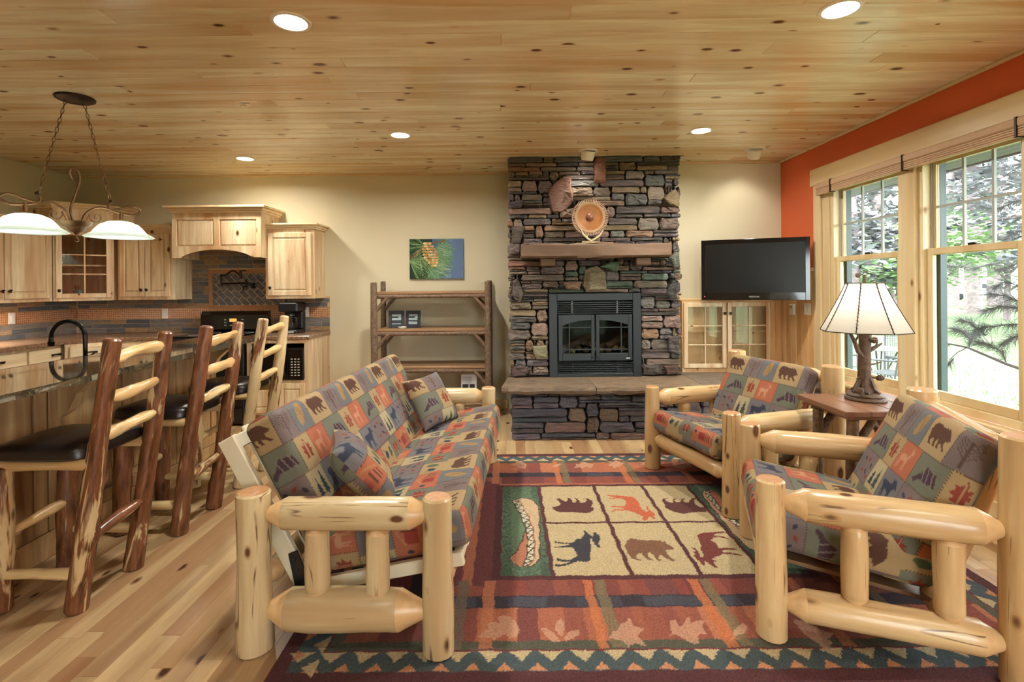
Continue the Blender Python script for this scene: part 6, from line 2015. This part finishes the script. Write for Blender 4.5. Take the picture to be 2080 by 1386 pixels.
mb.tube(smooth_path([(-.02, -.01, .012), (.04, -.03, .05), (.10, -.035, .09), (.14, -.035, .15)], 16), [.011] * 19, 8) if False else mb.tube([(-.02, -.01, .012), (.04, -.035, .04), (.095, -.04, .08), (.13, -.04, .135)], [.012, .011, .009, .004], 8)
mb.tube([(.03, -.01, .012), (-.03, -.04, .05), (-.075, -.045, .09), (-.10, -.045, .15)], [.012, .011, .009, .004], 8)
mb.tube([(-.03, -.04, .05), (-.04, -.05, .10)], [.008, .003], 7)
mb.build('antler_prong', ANT, wp, smooth=60)
# ------------------------------------------------------------------ outside the windows
def gz(x, y): return -.35 + .006 * max(0, x - 6)
t = T('lawn')
co = t.coords((1, 1, 1), False)
n1, n2 = t.noise(co, .35, 4), t.noise(co, 9, 5, .7)
c = t.ramp(n1, [(.35, C(92, 114, 78)), (.6, C(112, 124, 94)), (.75, C(132, 130, 114))])
c = t.mix(t.ramp(n2, [(.4, 0.0), (.7, .6)]), c, C(70, 96, 60))
t.principled(c, .9, 0, t.bump(n2, .5, .05), .1)
M['lawn'] = t.m
lw = MB()
NX, NY = 24, 24
for i in range(NX + 1):
    for j in range(NY + 1):
        x = 3.12 + (i / NX) ** 2 * 90; y = -40 + 150 * j / NY
        lw.v.append((x, y, gz(x, y)))
for i in range(NX):
    for j in range(NY):
        lw.f.append((i * (NY + 1) + j, (i + 1) * (NY + 1) + j, (i + 1) * (NY + 1) + j + 1, i * (NY + 1) + j + 1))
tag(lw.build('lawn', M['lawn']), 'bright mown lawn outside the windows', 'lawn', kind='stuff')
tag(box_obj('lawn', (-30, 3.1, -40, FY - .16, -.5, -.35), M['lawn']), 'lawn behind the house at the added fill door', 'lawn', kind='stuff')
# grass tufts close to the window
gr = random.Random(31)
gm = MB()
for k in range(9000):
    x = 3.3 + gr.random() ** 1.5 * 9; y = gr.uniform(1.5, 14)
    z = gz(x, y); h = gr.uniform(.03, .09); a = gr.uniform(0, 6.28); w = .006
    dx, dy = math.cos(a) * w, math.sin(a) * w
    gm.add([(x - dx, y - dy, z), (x + dx, y + dy, z), (x + gr.uniform(-.03, .03), y + gr.uniform(-.03, .03), z + h)], [(0, 1, 2)])
M['grass_blade'] = plain('grass_blade', C(88, 112, 70), .8, noise=.3, nscale=2)
tag(gm.build('grass', M['grass_blade']), 'green grass blades on the lawn below the windows', 'grass', kind='stuff')

# eave soffit
ev = thing('roof_eave', 'grey ribbed soffit of the roof overhang above the windows', 'eave', (3.1, 3, 2.42))
M['soffit'] = plain('soffit', C(78, 78, 80), .6)
for k in range(8):
    MB().box(.0 + k * .106, .102 + k * .106, -9, 9, .0, .012, .004).build('soffit_strip', M['soffit'], ev)
MB().box(0, .85, -9, 9, .0125, .02).build('soffit_deck', M['ink'], ev)
MB().box(.85, .875, -9, 9, -.012, .17, .003).build('fascia', M['soffit'], ev)
MB().box(-.05, .875, -9.0, 9.0, .17, .2).build('roof_edge', M['bark_dark'], ev)

# background trees
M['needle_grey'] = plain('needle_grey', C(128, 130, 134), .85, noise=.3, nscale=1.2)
M['leaf_green'] = plain('leaf_green', C(146, 172, 124), .8, noise=.2, nscale=1.5)
M['tree_bark'] = plain('tree_bark', C(122, 110, 110), .9, noise=.3, nscale=6, bump=.5)
def tree(name, label, x, y, h, r, kind, n, seed, size, z0=0.15, group='trees beyond the lawn'):
    rg_ = random.Random(seed)
    z = gz(x, y)
    tr_ = thing(name, label, 'tree', (x, y, z), 0, group)
    m = MB()
    m.tube([(0, 0, 0), (.05, 0, h * .35), (-.04, .05, h * .7), (0, 0, h * .98)], [h * .022, h * .018, h * .011, .02], 9, True, .08, rg_)
    m.build('trunk', M['tree_bark'], tr_, smooth=50)
    f = MB()
    br = MB()
    if kind == 'conifer':
        nb = int(h * 7)
        for b in range(nb):
            t_ = z0 + (1 - z0) * (b + rg_.random()) / nb
            L = r * (1.05 - t_) ** .75 * rg_.uniform(.7, 1.15)
            a = rg_.uniform(0, 6.28)
            dr = rg_.uniform(.05, .35)
            p0 = Vector((0, 0, h * t_)); d = Vector((math.cos(a), math.sin(a), -dr))
            br.tube([p0, p0 + d * L], [.035, .008], 4, False)
            for k in range(max(3, n // nb)):
                s_ = rg_.random() ** .7
                q = p0 + d * L * s_ + Vector((rg_.gauss(0, .1), rg_.gauss(0, .1), rg_.gauss(0, .09))) * (L * .5 + .25)
                th, e = rg_.uniform(0, 6.28), rg_.uniform(-.5, .5)
                u = Vector((math.cos(th), math.sin(th), e)) * size * rg_.uniform(.6, 1.4)
                v = Vector((-math.sin(th), math.cos(th), rg_.uniform(-.6, .6))) * size * .28
                f.add([q - u * .5, q + v, q + u * .5, q - v], [(0, 1, 2, 3)])
    else:
        for b in range(14):
            a = rg_.uniform(0, 6.28)
            p0 = Vector((0, 0, h * rg_.uniform(.2, .6))); p1 = Vector((math.cos(a) * r * .8, math.sin(a) * r * .8, h * rg_.uniform(.35, .9)))
            br.tube([p0, p0.lerp(p1, .5) + Vector((0, 0, .3)), p1], [.06, .04, .015], 5, False)
            for k in range(n // 14):
                q = p0.lerp(p1, rg_.random() ** .5) + Vector((rg_.gauss(0, .25), rg_.gauss(0, .25), rg_.gauss(0, .14))) * r
                th = rg_.uniform(0, 6.28)
                u = Vector((math.cos(th), math.sin(th), rg_.uniform(-.4, .4))) * size * rg_.uniform(.5, 1.3)
                v = Vector((-math.sin(th), math.cos(th), rg_.uniform(-.5, .5))) * size * .6
                f.add([q - u * .5, q + v * .5, q + u * .5, q - v * .5], [(0, 1, 2, 3)])
    br.build('boughs', M['tree_bark'], tr_)
    fo = f.build('foliage', M['needle_grey'] if kind == 'conifer' else M['leaf_green'], tr_); fo['kind'] = 'stuff'
def at(px, X): return X * FPX / (px - PX)
for i, (px, X, h, r, kind, n, lab) in enumerate((
    (1728, 12, 11, 2.2, 'conifer', 3800, 'hazy grey spruce behind the left pane, nearest the casing'),
    (1782, 19, 15, 2.8, 'conifer', 4200, 'tall hazy spruce behind the middle of the left window'),
    (1822, 14, 4.2, 1.5, 'broadleaf', 900, 'light green leafy tree behind the left window, right side'),
    (1750, 17, 3.6, 1.5, 'broadleaf', 900, 'light green low tree behind the lamp finial'),
    (1897, 16, 5.0, 2.0, 'broadleaf', 1200, 'light green leafy tree just right of the window mullion'),
    (1932, 31, 19, 3.4, 'conifer', 4200, 'tall grey pine with a bare pinkish trunk in the right window'),
    (1975, 25, 18, 3.0, 'conifer', 4200, 'tall grey pine before the parked car'),
    (2020, 33, 20, 4.0, 'conifer', 4600, 'dense dark spruce behind the right window grille'),
    (2045, 22, 5.8, 2.4, 'broadleaf', 1500, 'bright green leafy tree in the right window'),
    (2098, 17, 14, 2.8, 'conifer', 3600, 'grey spruce at the right edge of the photograph'),
    (1860, 36, 20, 4.2, 'conifer', 4200, 'distant grey spruce half hidden by the mullion'),
    (1700, 30, 18, 4.2, 'conifer', 4200, 'distant grey spruce half hidden by the window casing'))):
    tree('spruce_tree' if kind == 'conifer' else 'leafy_tree', lab, X, at(px, X), h, r, kind, n, 900 + i, .42 if kind == 'conifer' else .34, .17 if px not in (1932, 1975) else .2)

# near pine whose boughs hang into the right window
pt = thing('pine_tree', 'long-needled pine bough hanging close outside the right window', 'tree', (6.6, 3.6, -.35))
base_ = Vector((6.6, 3.6, -.35))
MB().tube([(0, 0, 0), (.05, 0, 2.5), (0, .05, 6)], [.2, .17, .1], 10).build('trunk', M['tree_bark'], pt, smooth=50)
nr = random.Random(77)
twigs, needles = MB(), MB()
def tuft(p, d, n, L):
    d = d.normalized()
    for k in range(n):
        a = Vector((nr.gauss(0, 1), nr.gauss(0, 1), nr.gauss(0, 1)))
        dd = (d * .75 + a.normalized() * nr.uniform(.5, 1.0)).normalized()
        s = p - d * nr.uniform(0, .09)
        e = s + dd * L * nr.uniform(.6, 1.1) + Vector((0, 0, -.02))
        w = dd.cross(Vector((nr.random(), nr.random(), nr.random()))).normalized() * .0017
        needles.add([s - w, s + w, e], [(0, 1, 2)])
def bough(pix, X, r0, r1, tufts=True, n=70, L=.14):
    pts = [P(x, y, X=X + dx) - base_ for x, y, dx in pix]
    k = len(pts)
    twigs.tube(pts, [r0 + (r1 - r0) * i / (k - 1) for i in range(k)], 6, True)
    if tufts:
        for i in range(1, k):
            d = pts[i] - pts[i - 1]
            tuft(pts[i], d, n, L)
            if d.length > .12: tuft(pts[i - 1].lerp(pts[i], .5), d, n // 2, L)
    return pts
bough([(2110, 762, .25), (2045, 740, .1), (1965, 706, 0), (1930, 699, -.05), (1884, 698, -.1)], 4.5, .016, .005, False)
bough([(1930, 699, 0), (1905, 694, 0), (1895, 712, 0)], 4.5, .004, .002, True, 80)
bough([(1965, 706, 0), (1945, 716, 0), (1930, 730, 0), (1922, 748, -.05)], 4.5, .005, .002, False)
tuft(P(1926, 742, X=4.5) - base_, Vector((-.5, .3, -1)), 90, .13)
for pix in ([(1968, 706, 0), (1972, 690, .05), (1960, 675, .1), (1938, 668, .1)], [(2000, 680, .3), (1985, 668, .2), (1970, 655, .2), (1950, 650, .2)], [(2110, 655, .3), (2050, 660, .3), (2000, 665, .25), (1975, 680, .2)],
            [(2110, 640, .4), (2060, 625, .3), (2030, 622, .3), (2000, 632, .25)], [(2110, 600, .4), (2070, 612, .4), (2040, 600, .35), (2010, 598, .3)], [(2110, 690, .2), (2075, 680, .1), (2050, 690, .1), (2035, 700, .1)],
            [(2045, 740, .1), (2035, 715, .1), (2010, 700, .1), (1985, 695, .1)], [(2110, 570, .5), (2070, 580, .5), (2040, 572, .45), (2020, 585, .4)]):
    bough(pix, 4.6, .007, .002, True, 110, .16)
for pix in ([(2110, 395, .5), (2060, 410, .5), (2025, 425, .45), (1995, 420, .4)], [(2110, 360, .5), (2070, 350, .5), (2040, 335, .5)], [(2110, 460, .5), (2070, 470, .5), (2040, 490, .4), (2015, 480, .4)], [(2040, 530, .4), (1980, 545, .5), (1930, 540, .5), (1900, 552, .5)], [(2110, 520, .4), (2070, 535, .4), (2030, 548, .4)]):
    bough(pix, 4.8, .008, .002, True, 90, .17)
M['needle_near'] = plain('needle_near', C(72, 74, 75), .7)
M['twig'] = plain('twig', C(54, 50, 49), .8)
twigs.build('boughs', M['twig'], pt)
o = needles.build('needles', M['needle_near'], pt); o['kind'] = 'stuff'

# patio furniture
M['iron'] = plain('patio_iron', C(66, 69, 71), .5, .3)
def patio_chair(label, x, y, rz):
    c = thing('patio_chair', label, 'chair', (x, y, gz(x, y) + .004), rz, 'patio chairs on the lawn')
    for s in (-1, 1):
        MB().tube([(s * .25, .24, 0), (s * .25, .20, .42), (s * .24, .30, .98)], .014, 7).build('back_leg', M['iron'], c)
        MB().tube([(s * .25, -.24, 0), (s * .25, -.22, .62)], .014, 7).tube([(s * .25, -.26, .62), (s * .25, .22, .64)], .016, 7).build('front_leg', M['iron'], c)
    top = [(.24 * math.cos(a), .30 + .005, .98 + .07 * math.sin(a)) for a in [math.pi * k / 12 for k in range(13)]]
    m = MB().tube(top, .012, 6)
    for k in range(5):
        cxk = -.15 + k * .075
        m.tube([(cxk + .028 * math.cos(a), .302, .995 + .022 * math.sin(a)) for a in [2 * math.pi * j / 10 for j in range(11)]], .006, 5)
    m.build('scroll_crest', M['iron'], c)
    m = MB()
    for k in range(15):
        u = -.23 + k * .0329
        m.tube([(u, .205, .44), (u * .97, .298, .97)], .0045, 4)
    for k in range(15):
        tt = k / 14
        m.tube([(-.24, .205 + .093 * tt, .44 + .53 * tt), (.24, .205 + .093 * tt, .44 + .53 * tt)], .0045, 4)
    m.build('mesh_back', M['iron'], c)
    m = MB()
    for k in range(13):
        m.tube([(-.24 + k * .04, -.23, .43), (-.24 + k * .04, .21, .43)], .0045, 4)
        m.tube([(-.25, -.23 + k * .0367, .43), (.25, -.23 + k * .0367, .43)], .0045, 4)
    m.build('mesh_seat', M['iron'], c)
patio_chair('grey mesh patio chair with scrolled crest nearest the window', 5.72, 7.62, math.radians(200))
patio_chair('grey mesh patio chair on the far side of the patio table', 6.75, 8.75, math.radians(-35))
patio_chair('grey mesh patio chair behind the lamp trunk, left of the table', 5.30, 8.35, math.radians(105))
pt_ = thing('patio_table', 'round grey metal patio table behind the lamp', 'table', (6.02, 8.3, gz(6, 8) + .004))
MB().lathe([(0, .70), (.40, .70), (.41, .705), (.40, .715), (0, .715)], (0, 0, 0), 36).build('table_top', M['iron'], pt_, smooth=40)
for k in range(4):
    a = math.pi / 4 + k * math.pi / 2
    MB().tube([(.32 * math.cos(a), .32 * math.sin(a), 0), (.10 * math.cos(a), .10 * math.sin(a), .35), (.25 * math.cos(a), .25 * math.sin(a), .69)], .014, 7).build('leg', M['iron'], pt_, smooth=60)

# parked car far off
cr = thing('parked_car', 'white car parked among the trees beyond the lawn', 'car', (42, at(1990, 42), gz(42, 0)), math.radians(-45))
side = [(-2.2, .35), (-2.25, .75), (-2.0, .95), (-1.3, 1.02), (-.75, 1.45), (.75, 1.5), (1.45, 1.05), (2.15, .9), (2.25, .6), (2.2, .35)]
MB().prism(side, -.85, .85, lambda u, v, k: (u, k, v)).build('body', plain('car_white', C(150, 152, 158), .25), cr)
for s in (-1, 1):
    MB().prism([(-1.1, 1.05), (-.68, 1.4), (.0, 1.42), (.0, 1.05)], s * .851, s * .86, lambda u, v, k: (u, k, v)).prism([(.08, 1.05), (.08, 1.42), (.68, 1.42), (1.2, 1.05)], s * .851, s * .86, lambda u, v, k: (u, k, v)).build('side_window', plain('car_glass', C(70, 74, 78), .15), cr)
    for x in (-1.35, 1.35):
        MB().lathe([(0, -.1), (.2, -.1), (.33, -.08), (.33, .08), (.2, .1), (0, .1)], (0, 0, 0), 20).xf(Matrix.Translation((x, s * .8, .33)) @ R90).build('wheel', M['black_satin'], cr, smooth=40)
